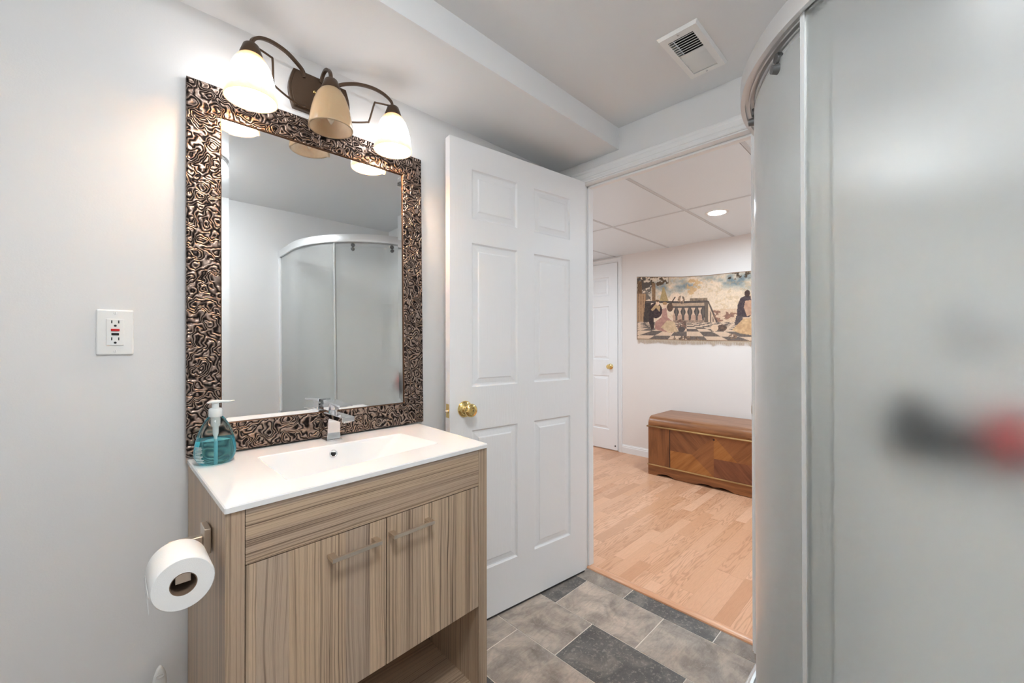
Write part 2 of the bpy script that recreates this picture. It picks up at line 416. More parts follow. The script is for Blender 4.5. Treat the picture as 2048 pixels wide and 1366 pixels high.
# door wall: two piers and a lintel, grey on the bathroom side, beige on the hall side
bm = B()
for a in ((XB, XB2, JL+.012, YW, -.02, ZC+.1), (XB, XB2, YC, JR-.012, -.02, ZC+.1), (XB, XB2, JR-.012, JL+.012, ZO+.012, ZC+.1)): box(bm, *a)
bmesh.ops.recalc_face_normals(bm, faces=bm.faces)
for f in bm.faces:
    if f.normal.x > .5: f.material_index = 1
struct('wall_front', bm, [M['wall'], M['hallwall']], 'grey wall around the open doorway')
# ceiling with the dropped soffit over the vanity and the hole for the vent
VX0, VX1, VY0, VY1 = 1.372, 1.650, .536, .658
bm = B()
for (x0, x1, y0, y1) in ((XK, VX0+.02, YC, YS), (VX1-.02, XB, YC, YS), (VX0+.02, VX1-.02, YC, VY0+.012), (VX0+.02, VX1-.02, VY1-.012, YS)):
    box(bm, x0, x1, y0, y1, ZC, ZC+.03)
box(bm, XK, XB, YS, YW, ZS, ZC+.03)
ceiling = struct('ceiling', bm, M['ceil'], 'grey bathroom ceiling with a dropped soffit above the vanity')

# bathroom floor: 25 x 40 cm tiles in running bond
bm = B(); lay = bm.loops.layers.float_color.new('tone')
g = .0034
tones = {(0, 0): .62, (0, 1): .05, (0, 2): .6, (1, 0): .12, (1, 1): .95, (1, 2): .75, (2, 0): .8, (2, 1): .1, (2, 2): .95, (3, 0): .72, (3, 1): .9, (4, 0): .1}
for i in range(-1, 14):
    x1 = 1.7257-.2497*(i-1) if i > 0 else 1.825; x0 = 1.7257-.2497*i
    if i < 0: continue
    if x1 < XK: break
    x1 = min(x1, 1.8255)
    st = 1.0130+.4005 if i % 2 == 0 else 1.2150+.4005
    j = 0
    while True:
        y1 = st-.4005*j; y0 = y1-.4005
        if y1 < YC: break
        a0, a1, b0, b1 = max(x0, XK)+g*.5, x1-g*.5, max(y0, YC)+g*.5, min(y1, YW)-g*.5
        if b1 > b0 and a1 > a0:
            f = quad(bm, ((a0, b0, 0), (a1, b0, 0), (a1, b1, 0), (a0, b1, 0)))
            t = tones.get((i, j), random.choice((.1, .6, .8, .95))); r = random.random()
            for lp in f.loops: lp[lay] = (t, r, 0, 1)
        j += 1
box(bm, XK-.1, 1.8255, YC-.1, YW+.1, -.04, -.0012, 1)
struct('floor', bm, [M['tile'], M['grout']], 'slate look tile floor of the bathroom with pale grout')
bm = B(); box(bm, 1.8257, XH+.1, HY0, HY1, -.04, .001)
struct('floor', bm, M['laminate'], 'orange oak laminate floor of the hall')
# threshold strip
bm = B(); pr = [(1.822, 0), (1.824, .006), (1.832, .010), (1.844, .0115), (1.856, .010), (1.864, .005), (1.866, .001)]
for y0, y1 in ((JR, JL),):
    A = [bm.verts.new((px, y0, pz)) for px, pz in pr]; D = [bm.verts.new((px, y1, pz)) for px, pz in pr]
    for k in range(len(pr)-1): bm.faces.new((A[k], A[k+1], D[k+1], D[k]))
    bm.faces.new(A); bm.faces.new(D); bm.faces.new((A[0], A[-1], D[-1], D[0]))
struct('trim_1', bm, M['threshold'], 'rounded orange wood threshold strip between tile and laminate', auto=35)

# ---- door frame: jamb, stop and moulded casings
CAS = [(0, 0), (0, .007), (.004, .010), (.014, .011), (.018, .014), (.022, .0125), (.040, .014), (.044, .018), (.050, .0195), (.056, .018), (.060, .012), (.060, 0)]
def casing(bm, xf, sgn, yl, yr, zt, z0=0, wid=1.0, right=True):
    """moulded casing around an opening; xf wall face, sgn direction out of the wall"""
    rings = []
    path = [('l', z0), ('c', None), ('d', None), ('r', z0)] if right else [('c', None), ('d', None), ('r', z0)]
    for kind, z in path:
        ring = []
        for a, t in CAS:
            a *= wid
            if kind == 'l': p = (xf+sgn*t, yl+a, z0)
            elif kind == 'c': p = (xf+sgn*t, yl+a, zt+a)
            elif kind == 'd': p = (xf+sgn*t, yr-a, zt+a)
            else: p = (xf+sgn*t, yr-a, z0)
            ring.append(bm.verts.new(p))
        rings.append(ring)
    for A, D in zip(rings, rings[1:]):
        for j in range(len(CAS)-1): bm.faces.new((A[j], A[j+1], D[j+1], D[j]))
        bm.faces.new((A[-1], A[0], D[0], D[-1]))
    bm.faces.new(rings[0]); bm.faces.new(rings[-1])
bm = B()
casing(bm, XB, -1, JL+.005, JR-.005, ZO+.005)
casing(bm, XB2, 1, JL+.005, JR-.005, ZO+.005)
tr = struct('trim_2', bm, M['trim'], 'white moulded casing around the bathroom doorway')
bm = B()
box(bm, XB, XB2, JL, JL+.012, 0, ZO); box(bm, XB, XB2, JR-.012, JR, 0, ZO); box(bm, XB, XB2, JR-.012, JL+.012, ZO, ZO+.012)
struct('door_jamb', bm, M['trim'], None, tr)
bm = B()
box(bm, XB+.038, XB+.068, JL-.011, JL, 0.012, ZO); box(bm, XB+.038, XB+.068, JR, JR+.011, 0.012, ZO); box(bm, XB+.038, XB+.068, JR, JL, ZO-.011, ZO)
struct('door_stop', bm, M['trim'], None, tr, bevel=.002)
bm = B(); box(bm, XB+.004, XB+.030, JR, JR+.0015, .91, .965); box(bm, XB-.002, XB+.004, JR-.001, JR+.0015, .922, .953)
struct('strike_plate', bm, M['nickel'], 'dull metal strike plate', tr)

# ---- six panel doors
def panel_face(bm, W, Hh, rects, y, s):
    xs = sorted({0, W} | {r[0] for r in rects} | {r[1] for r in rects}); zs = sorted({0, Hh} | {r[2] for r in rects} | {r[3] for r in rects})
    isp = lambda a, b, c, d: any(abs(r[0]-a) < 1e-6 and abs(r[1]-b) < 1e-6 and abs(r[2]-c) < 1e-6 and abs(r[3]-d) < 1e-6 for r in rects)
    vt = {}
    def V(a, c):
        k = (round(a, 5), round(c, 5))
        if k not in vt: vt[k] = bm.verts.new((a, y, c))
        return vt[k]
    for i in range(len(xs)-1):
        for j in range(len(zs)-1):
            a, b, c, d = xs[i], xs[i+1], zs[j], zs[j+1]
            R = [V(a, c), V(b, c), V(b, d), V(a, d)]
            if isp(a, b, c, d):
                prof = [(.003, .0045), (.007, .0075), (.013, .0078), (.032, .0040), (.036, .0012), (.039, .0008)]
                prev = R
                for ins, dep in prof:
                    ring = [bm.verts.new(p) for p in ((a+ins, y-s*dep, c+ins), (b-ins, y-s*dep, c+ins), (b-ins, y-s*dep, d-ins), (a+ins, y-s*dep, d-ins))]
                    for k in range(4): bm.faces.new((prev[k], prev[(k+1) % 4], ring[(k+1) % 4], ring[k]))
                    prev = ring
                bm.faces.new(prev)
            else: bm.faces.new(R)
def door_slab(W, Hh, T, rects):
    bm = B(); panel_face(bm, W, Hh, rects, 0, 1); panel_face(bm, W, Hh, rects, -T, -1)
    for (a, b) in (((0, 0), (W, 0)), ((W, 0), (W, Hh)), ((W, Hh), (0, Hh)), ((0, Hh), (0, 0))):
        quad(bm, ((a[0], 0, a[1]), (b[0], 0, b[1]), (b[0], -T, b[1]), (a[0], -T, a[1])))
    bmesh.ops.remove_doubles(bm, verts=bm.verts, dist=1e-5); return bm
def knob_parts(root, x, z, mat, keyed=True, s=1):
    bm = B()
    lathe(bm, [(.0, 0), (.034, 0), (.034, .003), (.031, .007), (.024, .010), (.015, .012), (.012, .016), (.012, .022), (.018, .028), (.0255, .036), (.0275, .046), (.0265, .054), (.021, .060), (.012, .0615), (.0, .0615)], (x, 0, z), (0, s, 0), 40)
    k = obj('door_knob', bm, mat, root, smooth=True, auto=50)
    tag(k, 'round polished brass knob')
    if keyed:
        bm = B(); lathe(bm, [(.0, .0), (.0075, 0), (.0075, .003), (.0, .003)], (x, s*.0605, z), (0, s, 0), 20); obj('lock_cylinder', bm, mat, k, auto=40)
        bm = boxb(x-.0012, x+.0012, s*.0630, s*.0640, z-.004, z+.004); obj('keyhole', bm, M['black'], k)
    bm = B(); lathe(bm, [(.0, 0), (.034, 0), (.034, .003), (.024, .010), (.012, .016), (.012, .022), (.0255, .036), (.0275, .046), (.021, .060), (.0, .0615)], (x, -.035, z), (0, -s, 0), 32)
    obj('door_knob', bm, mat, root, auto=50)
hx, hy = 1.7869, 1.2672
DW, DH = .8056, 2.032
d1 = thing('door_1', 'white six panel door standing open beside the vanity, brass knob', 'door', (hx, hy, .012), math.atan2(.1163, -.9932), None, 'structure')
ROOT[d1.name] = Vector((0, 0, 0))
z_ = lambda z: z-.012
rects = [(.112, .354, z_(1.723), z_(1.931)), (.455, .700, z_(1.723), z_(1.931)), (.112, .354, z_(1.014), z_(1.620)), (.455, .700, z_(1.014), z_(1.620)), (.112, .354, z_(.226), z_(.831)), (.455, .700, z_(.226), z_(.831))]
obj('door_leaf', door_slab(DW, DH, .035, rects), M['door'], d1, bevel=.0012, seg=2)
bm = boxb(.004, DW-.004, -.031, -.004, -.0108, -.0002); tag(obj('door_gap_shade', bm, M['rubber_and_shade'], d1), 'black strip painting the shade in the gap under the door')  # black strip added as the dark shade in the gap under the door
knob_parts(d1, .735, .925-.012, M['brass'])
bm = boxb(DW, DW+.0012, -.0295, -.0055, .882, .938); obj('latch_plate', bm, M['brass'], d1, bevel=.0005)
bm = B(); lathe(bm, [(0, 0), (.0065, 0), (.0065, .006), (.005, .010), (.0, .011)], (DW+.001, -.0175, .908), (1, 0, 0), 20); obj('latch_bolt', bm, M['nickel'], d1, auto=50)
for zz in (.25, 1.05, 1.80):
    bm = B(); lathe(bm, [(0, 0), (.0065, 0), (.0065, .09), (0, .09)], (-.002, -.041, zz-.045), (0, 0, 1), 14)
    box(bm, .0, .03, -.0362, -.035, zz-.045, zz+.045)
    obj('hinge', bm, M['brass'], d1, auto=40)

# ---- hall
bm = B(); box(bm, XH, XH+.1, HY0, HY1, -.02, ZH+.1)
struct('wall_far', bm, M['hallwall'], 'beige hall wall with the tapestry')
bm = B(); box(bm, XB2, XH, HY1, HY1+.1, -.02, ZH+.1); struct('wall_hall_left', bm, M['hallwall'], 'beige hall wall out of sight to the left')
bm = B(); box(bm, XB2, XH, HY0-.1, HY0, -.02, ZH+.1); struct('wall_hall_right', bm, M['hallwall'], 'beige hall wall out of sight to the right')
bm = B(); box(bm, XB2-.08, XB2, YW, HY1, -.02, ZH+.1); struct('wall_hall_near', bm, M['hallwall'], 'beige hall wall beside the bathroom')
x = N('textured white ceiling panels'); n = x.noise(x.co(), 130, 3, .6, .6); x.base(rgb(230, 238, 244)); x.p(Roughness=.30); x.bump(n, .5, .002); M['panel'] = x.m
bm = B(); box(bm, XB2, XH, HY0, HY1, ZH, ZH+.02)
hc = struct('ceiling', bm, M['panel'], 'suspended panel ceiling of the hall')
bm = B()
for yy in (-.595, .015, .625, 1.235, 1.843, 2.453, 3.063): box(bm, 2.15 if 1 < yy < 1.3 else XB2, XH, yy-.010, yy+.010, ZH-.003, ZH+.002)
for xx in (2.985,): box(bm, xx-.010, xx+.010, HY0, HY1, ZH-.0025, ZH+.002)
struct('ceiling_grid', bm, plain('grey ceiling bars', rgb(206, 210, 214), .4), None, hc, bevel=.001)
bm = B()
for yy in (-.595, .015, .625, 1.235, 1.843, 2.453, 3.063): box(bm, 2.15 if 1 < yy < 1.3 else XB2, XH, yy+.0105, yy+.0130, ZH-.0012, ZH+.002)
for xx in (2.985,): box(bm, xx+.0105, xx+.0135, HY0, HY1, ZH-.0012, ZH+.002)
struct('panel_gap', bm, plain('panel shadow gap', (.12, .12, .12, 1), .9), None, hc)
bm = B(); pr = [(0, 0), (.012, 0), (.012, .060), (.009, .066), (.009, .076), (.005, .082), (.004, .090), (0, .090)]
A = [bm.verts.new((XH-t, HY0, z+.001)) for t, z in pr]; D = [bm.verts.new((XH-t, 2.372, z+.001)) for t, z in pr]
for k in range(len(pr)): bm.faces.new((A[k], A[(k+1) % len(pr)], D[(k+1) % len(pr)], D[k]))
bm.faces.new(A); bm.faces.new(D)
struct('baseboard_far', bm, M['trim'], 'white moulded baseboard under the tapestry wall')
bm = B(); casing(bm, XH, -1, 3.175, 2.415, 2.098, 0, .80)
struct('trim_3', bm, M['trim'], 'white casing around the far hall door')
d2 = thing('door_2', 'closed white six panel door at the far end of the hall', 'door', (XH-.002, 3.171, .012), -PI/2, None, 'structure')
ROOT[d2.name] = Vector((0, 0, 0))
W2, H2 = .752, 2.080
r2 = []
for a, b in ((.105, .325), (.427, .647)):
    for c, d in ((.215, .82), (1.0, 1.60), (1.72, 1.93)): r2.append((a, b, c, d))
# local x runs towards -Y, local y = +X ... the face towards the camera is at local y = -T
bm = door_slab(W2, H2, .016, r2); obj('door_leaf', bm, M['door'], d2)
bm = B(); lathe(bm, [(.0, 0), (.032, 0), (.032, .003), (.024, .010), (.012, .014), (.012, .022), (.024, .034), (.0265, .044), (.021, .056), (.0, .058)], (.667, -.016, .924), (0, -1, 0), 32)
kk = obj('door_knob', bm, M['brass'], d2, auto=50)
# deadbolt-sized dark pin near the bottom corner
bm = B(); lathe(bm, [(0, 0), (.008, 0), (.007, .006), (0, .007)], (.725, -.016, .045), (0, -1, 0), 14); obj('floor_pin', bm, M['rubber_and_shade'], d2, auto=40)

# recessed lamps in the hall ceiling (one in view, two added unseen further along the hall)
def recessed(x, y, z, label):
    t = thing('recessed_light', label, 'ceiling light', (x, y, z), 0, 'recessed lights in the hall ceiling')
    bm = B(); lathe(bm, [(.058, -.001), (.060, -.004), (.080, -.003), (.083, 0), (.058, 0)], (x, y, z-.0002), (0, 0, 1), 40, caps=False); obj('trim_ring', bm, M['trim'], t, auto=40)
    bm = B(); lathe(bm, [(0, -.0015), (.058, -.0015), (.058, -.0004), (0, -.0004)], (x, y, z-.0002), (0, 0, 1), 40); obj('lens', bm, M['can_glow'], t)
recessed(3.207, 1.097, ZH, 'round recessed ceiling light shining above the tapestry')
recessed(2.55, 2.75, ZH, 'added unseen round recessed ceiling light further left in the hall')
recessed(2.75, -.15, ZH, 'added unseen round recessed ceiling light to the right in the hall')

# added fill lamp on the ceiling above the camera, out of view
t = thing('fill_lamp', 'added round white fill lamp on the ceiling, out of view', 'ceiling light', (.16, .10, ZC))
bm = B(); lathe(bm, [(0, 0), (.184, 0), (.190, -.010), (.184, -.020), (0, -.020)], (.16, .10, ZC), (0, 0, 1), 40); obj('base_ring', bm, M['trim'], t, auto=40)
bm = B(); lathe(bm, [(.180, -.0202), (.175, -.040), (.145, -.066), (.085, -.084), (0, -.090)], (.16, .10, ZC), (0, 0, 1), 40, caps=False); obj('fill_dome', bm, M['fill_glow'], t, smooth=True)

# ---- ceiling vent
vt = thing('ceiling_vent', 'white slotted air vent grille in the bathroom ceiling', 'vent', (1.51, .597, ZC))
bm = B(); x0, x1, y0, y1 = 1.364, 1.657, .527, .665; a0, a1, b0, b1 = 1.398, 1.628, .553, .640
zt, zb = ZC-.0005, ZC-.011
prof = [((x0, x1, y0, y1), zt), ((x0+.006, x1-.006, y0+.006, y1-.006), zb), ((a0, a1, b0, b1), zb), ((a0, a1, b0, b1), zt+.002)]
rings = [[bm.verts.new(p) for p in ((r[0], r[2], z), (r[1], r[2], z), (r[1], r[3], z), (r[0], r[3], z))] for r, z in prof]
for A, D in zip(rings, rings[1:]):
    for k in range(4): bm.faces.new((A[k], A[(k+1) % 4], D[(k+1) % 4], D[k]))
for k in range(4): bm.faces.new((rings[-1][k], rings[-1][(k+1) % 4], rings[0][(k+1) % 4], rings[0][k]))
obj('vent_frame', bm, M['plastic'], vt)
ns = 18
for i in range(ns+1):
    xc = a0+(a1-a0)*i/ns; up = 1 if i < ns/2 else -1
    ang = math.radians(38)*up; dx, dz = math.cos(ang)*.0085, math.sin(ang)*.0085
    if up > 0: dx, dz = dx*.95, dz
    zc_ = ZC-.0055; tt = .0009
    nx, nz = -math.sin(ang)*tt, math.cos(ang)*tt
    bm = B()
    A = [bm.verts.new((xc+sx*dx/1.3+sn*nx, b0, zc_+sx*dz/1.3+sn*nz)) for sx, sn in ((-1, -1), (1, -1), (1, 1), (-1, 1))]
    D = [bm.verts.new((v.co.x, b1, v.co.z)) for v in A]
    for k in range(4): bm.faces.new((A[k], A[(k+1) % 4], D[(k+1) % 4], D[k]))
    bm.faces.new(A); bm.faces.new(D)
    obj('slat', bm, M['plastic'], vt)
bm = B(); box(bm, a0-.003, a1+.003, b0-.003, b1+.003, ZC+.03, ZC+.034); obj('duct_opening', bm, M['dark'], vt)
for xx in (x0+.017, x1-.017):
    bm = B(); lathe(bm, [(0, 0), (.0042, 0), (.0035, -.0015), (0, -.002)], (xx, (y0+y1)/2, zb), (0, 0, 1), 14); obj('screw', bm, M['screw'], vt)

# ---- socket on the left wall
sx, sz = .0141, 1.2265
ot = thing('power_socket', 'white wall socket with red and black test buttons left of the mirror', 'outlet', (sx, YW, sz))
bm = boxb(sx-.0345, sx+.0345, YW-.0065, YW, sz-.0573, sz+.0573); obj('cover_plate', bm, M['plastic'], ot, bevel=.004, seg=3)
bm = boxb(sx-.0165, sx+.0165, YW-.0095, YW-.0064, sz-.0335, sz+.0335); face = obj('receptacle', bm, M['plastic'], ot, bevel=.001)
for s in (1, -1):
    zc_ = sz+s*.0215
    for dx in (-.0064, .0064):
        bm = boxb(sx+dx-.0011, sx+dx+.0011, YW-.0098, YW-.0093, zc_+.0010, zc_+.0085); obj('slot', bm, M['black'], face)
    bm = B(); lathe(bm, [(0, 0), (.0027, 0), (.0027, .0005), (0, .0005)], (sx, YW-.0093, zc_-.0052), (0, -1, 0), 16); obj('slot', bm, M['black'], face)
bm = boxb(sx-.008, sx+.008, YW-.0118, YW-.009, sz+.0025, sz+.0085); obj('reset_button', bm, M['red'], ot, bevel=.0006)
bm = boxb(sx-.007, sx+.007, YW-.0112, YW-.009, sz-.0078, sz-.0020); obj('test_button', bm, M['black'], ot, bevel=.0006)
for s in (1, -1):
    bm = B(); lathe(bm, [(0, 0), (.0035, 0), (.003, .0012), (0, .0015)], (sx, YW-.0064, sz+s*.0485), (0, -1, 0), 16); sc_ = obj('screw', bm, M['plastic'], ot)
    bm = boxb(sx-.0004, sx+.0004, YW-.0083, YW-.0076, sz+s*.0485-.003, sz+s*.0485+.003); obj('screw_slot', bm, M['screw'], sc_)

# ---- mirror (stands on the counter, leans back against the wall)
mx0, mx1, mz0, mz1 = .1545, .9050, .8840, 1.9420
MT = .018
lean = math.radians(.93)
mr = thing('wall_mirror', 'large rectangular mirror in a wormy embossed bronze frame above the sink', 'mirror', ((mx0+mx1)/2, 1.4245, mz0))
mr.rotation_euler = (-lean, 0, 0)
ROOT[mr.name] = Vector(((mx0+mx1)/2, 1.4245, mz0))
gx0, gx1, gz0, gz1 = .2330, .8205, .9665, 1.8570
bm = B(); yf = 1.4245
# mitred frame: four bars with slight crown
O = [(mx0, mz0), (mx1, mz0), (mx1, mz1), (mx0, mz1)]; I = [(gx0, gz0), (gx1, gz0), (gx1, gz1), (gx0, gz1)]
def L(a, b, t): return (a[0]+(b[0]-a[0])*t, a[1]+(b[1]-a[1])*t)
prof = [(0, MT), (0, .003), (.04, .0005), (.5, 0), (.96, .0005), (1, .002), (1, .008)]
rings = [[bm.verts.new((*(L(O[k], I[k], t)[:1]), yf+d, L(O[k], I[k], t)[1])) for k in range(4)] for t, d in prof]
for A, D in zip(rings, rings[1:]):
    for k in range(4): bm.faces.new((A[k], A[(k+1) % 4], D[(k+1) % 4], D[k]))
bm.faces.new(rings[0])
obj('mirror_frame', bm, M['frame'], mr)
bm = B()  # thin bead along the sight edge
for k in range(4):
    a, b = I[k], I[(k+1) % 4]
    sweep(bm, [(a[0], yf+.0035, a[1]), (b[0], yf+.0035, b[1])], circ(.0022, 8), up=(0, 1, 0))
obj('frame_bead', bm, plain('copper bead', rgb(120, 90, 72), .3, 1), mr)
bm = B(); bw = .0205
G1 = [(gx0+.001, gz0+.001), (gx1-.001, gz0+.001), (gx1-.001, gz1-.001), (gx0+.001, gz1-.001)]
G2 = [(gx0+bw, gz0+bw), (gx1-bw, gz0+bw), (gx1-bw, gz1-bw), (gx0+bw, gz1-bw)]
o1 = [bm.verts.new((a, yf+.0062, b)) for a, b in G1]; o2 = [bm.verts.new((a, yf+.0052, b)) for a, b in G2]
for k in range(4): bm.faces.new((o1[k], o1[(k+1) % 4], o2[(k+1) % 4], o2[k]))
bm.faces.new(o2)
bk = [bm.verts.new((a, yf+.0085, b)) for a, b in G1]
for k in range(4): bm.faces.new((bk[k], bk[(k+1) % 4], o1[(k+1) % 4], o1[k]))
bm.faces.new(bk)
obj('mirror_glass', bm, M['mirror'], mr)

# ---- vanity light
LY, LR = 1.350, .0665
LX = (.2895, .5120, .7300)
vl = thing('vanity_light', 'bronze three lamp wall light with amber bell shades above the mirror, middle lamp unlit', 'wall lamp', (.512, YW, 2.03))
bm = B()
px0, px1, pz0, pz1 = .428, .598, 1.966, 2.092
poly = []
for k in range(9):
    t = k/8; poly.append((px1+.014*math.sin(PI*t), pz0+(pz1-pz0)*t))
for k in range(9):
    t = k/8; poly.append((px0-.014*math.sin(PI*t), pz1-(pz1-pz0)*t))
def slab_y(bm, poly, y0, y1):
    a = [bm.verts.new((p[0], y0, p[1])) for p in poly]; b = [bm.verts.new((p[0], y1, p[1])) for p in poly]
    bm.faces.new(a); bm.faces.new(list(reversed(b)))
    for i in range(len(poly)): bm.faces.new((a[i], a[(i+1) % len(poly)], b[(i+1) % len(poly)], b[i]))
slab_y(bm, poly, YW-.018, YW)
cxp, czp = (px0+px1)/2, (pz0+pz1)/2
slab_y(bm, [(cxp+(p[0]-cxp)*.94, czp+(p[1]-czp)*.92) for p in poly], YW-.022, YW-.0175)
plate = obj('backplate', bm, M['bronze'], vl, bevel=.0015)
bm = B(); lathe(bm, [(0, 0), (.0055, 0), (.005, .004), (.002, .0065), (0, .007)], (.490, YW-.0215, 2.036), (0, -1, 0), 16); tag(obj('finial', bm, M['brass'], plate, smooth=True), 'small brass finial nut')
ARM = [(.562, 1.437, 2.070), (.566, 1.434, 2.088), (.588, 1.424, 2.100), (.625, 1.402, 2.106), (.668, 1.384, 2.104), (.703, 1.368, 2.090), (.725, 1.354, 2.066), (.730, 1.350, 2.042)]
MID = [(.512, 1.437, 2.078), (.512, 1.425, 2.092), (.512, 1.402, 2.100), (.512, 1.376, 2.092), (.512, 1.356, 2.070), (.512, 1.350, 2.042)]
SCR = [(.716, 1.352, 2.048), (.676, 1.368, 2.048), (.670, 1.373, 2.044), (.662, 1.395, 1.990), (.656, 1.400, 1.984), (.612, 1.418, 1.974), (.574, 1.430, 1.970), (.558, 1.436, 1.976)]
mirx = lambda P: [(1.0195-p[0], p[1], p[2]) for p in P]
for P in (mirx(ARM), MID, ARM):
    bm = B(); sweep(bm, smooth_path(P, 6), rect(.0052, .0045)); obj('arm', bm, M['bronze'], vl, bevel=.0012, auto=50)
for P in (mirx(SCR), SCR):
    bm = B(); sweep(bm, smooth_path(P, 5), circ(.0031, 8)); obj('scroll_wire', bm, M['bronze'], vl, smooth=True)
rz, top = 1.8885, 2.0200
for i, X in enumerate(LX):
    X = X if i != 0 else .2895
    bm = B(); lathe(bm, [(0, 2.047), (.017, 2.047), (.020, 2.044), (.029, 2.018), (.029, 2.014), (0, 2.014)], (X, LY, 0), (0, 0, 1), 32); obj('socket_cup', bm, M['bronze'], vl, auto=40)
    out = [(.026, 2.015), (.034, 2.008), (.044, 1.992), (.052, 1.970), (.0585, 1.945), (.063, 1.918), (LR, rz+.004), (LR, rz)]
    inn = [(r-.0032, z) for r, z in reversed(out)]
    bm = B(); lathe(bm, out+inn, (X, LY, 0), (0, 0, 1), 48, caps=False)
    sh = obj('lamp_shade', bm, M['shade'] if i == 1 else M['shade_lit'], vl, smooth=True)
    bm = B(); zb_ = 1.9015 if i == 1 else 1.915
    lathe(bm, [(.010, 2.013), (.0105, 1.995), (.016, 1.975), (.0185, 1.955), (.016, 1.932), (.009, 1.915), (0, zb_)], (X, LY, 0), (0, 0, 1), 20)
    bl = obj('bulb', bm, M['bulb_off'] if i == 1 else M['bulb_on'], vl, smooth=True)
    tag(bl, 'unlit white bulb' if i == 1 else 'glowing bulb')
    tag(sh, 'unlit amber bell shade' if i == 1 else 'lit amber bell shade, white hot in the middle')

# ---- vanity: plan corners, warped so that both ends meet the real counter edges
PFL, PFR, PBR, PBL = Vector((.1624, .9590)), Vector((.8650, .9880)), Vector((.8860, 1.4390)), Vector((.1580, 1.4390))
VW, VD = .715, .465
def warp(bm):
    for v in bm.verts:
        a, b = v.co.x/VW, v.co.y/VD
        p = PFL*(1-a)*(1-b)+PFR*a*(1-b)+PBR*a*b+PBL*(1-a)*b
        v.co.x, v.co.y = p.x, p.y
    return bm
def wb(a0, a1, b0, b1, z0, z1): return warp(boxb(a0, a1, b0, b1, z0, z1))
vn = thing('vanity_cabinet', 'ash laminate vanity cabinet with two doors and an open bottom shelf', 'cabinet', (.52, 1.2, 0))
CT0, CT1 = .8655, .8785
S1, S2 = .036, VW-.037
obj('side_panel', wb(.002, S1, .006, VD, 0, CT0), [M['w_side']], vn, bevel=.0006)
obj('side_panel', wb(S2, VW-.002, .006, VD, 0, CT0), [M['w_side']], vn, bevel=.0006)
obj('stile', wb(.0021, S1-.0004, .0046, .0062, 0, CT0), M['w_stile'], vn)
obj('stile', wb(S2+.0004, VW-.0021, .0046, .0062, 0, CT0), M['w_stile'], vn)
obj('apron', wb(S1+.001, S2-.001, .0045, .024, .7520, CT0), M['w_rail'], vn, bevel=.0006)
obj('back_panel', wb(S1, S2, VD-.012, VD-.002, .1, CT0), M['w_side'], vn)
obj('bottom_panel', wb(S1, S2, .028, VD-.012, .378, .394), M['w_shelf'], vn)
obj('shelf', wb(S1, S2, .012, VD-.012, .085, .114), M['w_shelf'], vn)
obj('kickboard', wb(S1, S2, .05, .066, 0, .085), M['w_rail'], vn)
gp = .3545
for a0, a1, mt, h0, h1 in ((S1+.0015, gp-.0012, M['w_door_a'], .202, .327), (gp+.0012, S2-.0015, M['w_door_b'], .360, .488)):
    dd = obj('cabinet_door', wb(a0, a1, .0050, .023, .3755, .7495), mt, vn, bevel=.0006)
    bm = boxb(h0, h1, -.028, -.0210, .7035, .7125); box(bm, h0, h0+.015, -.0212, .0049, .7035, .7125); box(bm, h1-.015, h1, -.0212, .0049, .7035, .7125)
    hd = obj('bar_handle', warp(bm), M['nickel'], dd, bevel=.0006)
# counter with integral basin
ct = thing('sink_countertop', 'white porcelain countertop with an integral rectangular sink on the vanity', 'sink', (.52, 1.2, CT0))
bm = B()
outer = [PFL, PFR, Vector((.8862, 1.4460)), Vector((.1578, 1.4460))]
def inset(P, d):
    c = sum(P, Vector((0, 0)))/len(P); return [p+(c-p).normalized()*d*1.35 for p in P]
def rpoly(P, r, n=5):
    out = []
    for i, p in enumerate(P):
        a = (P[i-1]-p).normalized(); b = (P[(i+1) % len(P)]-p).normalized()
        p0 = p+a*r; p1 = p+b*r
        for k in range(n+1):
            t = k/n; out.append(p0*(1-t)**2+p*2*t*(1-t)+p1*t*t)
    return out
def dens(P, m_):
    return P
basin = [Vector((.2985, 1.0480)), Vector((.7600, 1.1010)), Vector((.7420, 1.3190)), Vector((.2985, 1.3270))]
bfl = [Vector((.3060, 1.0580)), Vector((.6000, 1.0920)), Vector((.6000, 1.3000)), Vector((.3060, 1.3130))]
n_ = 6
def ring(P, r, z): return [bm.verts.new((p.x, p.y, z)) for p in rpoly(P, r, n_)]
outer_e = ring(outer, .006, CT0)
outer_b = ring(outer, .006, CT1-.0025)
outer_t = ring(inset(outer, .0022), .006, CT1)
bt0 = ring(basin, .016, CT1)
bt1 = ring(inset(basin, .004), .016, CT1-.0025)
def lerpP(A, D, t): return [a.lerp(b, t) for a, b in zip(A, D)]
b2 = ring(lerpP(inset(basin, .006), bfl, .10), .02, CT1-.012)
b3 = ring(lerpP(basin, bfl, .62), .03, CT1-.066)
b4 = ring(lerpP(basin, bfl, .86), .035, CT1-.082)
b5 = ring(lerpP(basin, bfl, 1.0), .035, CT1-.087)
seq = [outer_e, outer_b, outer_t, bt0, bt1, b2, b3, b4, b5]
for A, D in zip(seq, seq[1:]):
    k = len(A)
    for i in range(k): bm.faces.new((A[i], A[(i+1) % k], D[(i+1) % k], D[i]))
bm.faces.new(b5); 
ob_ = obj('basin_top', bm, M['porcelain'], ct, auto=28)
for p_ in ob_.data.polygons:
    if abs(p_.normal.z) > .999: p_.use_smooth = False
bm = B()   # underside bowl shell so the sink has a body inside the cabinet
box(bm, .29, .70, 1.05, 1.33, CT1-.10, CT1-.088)
obj('bowl_base', bm, M['porcelain'], ct, bevel=.01)
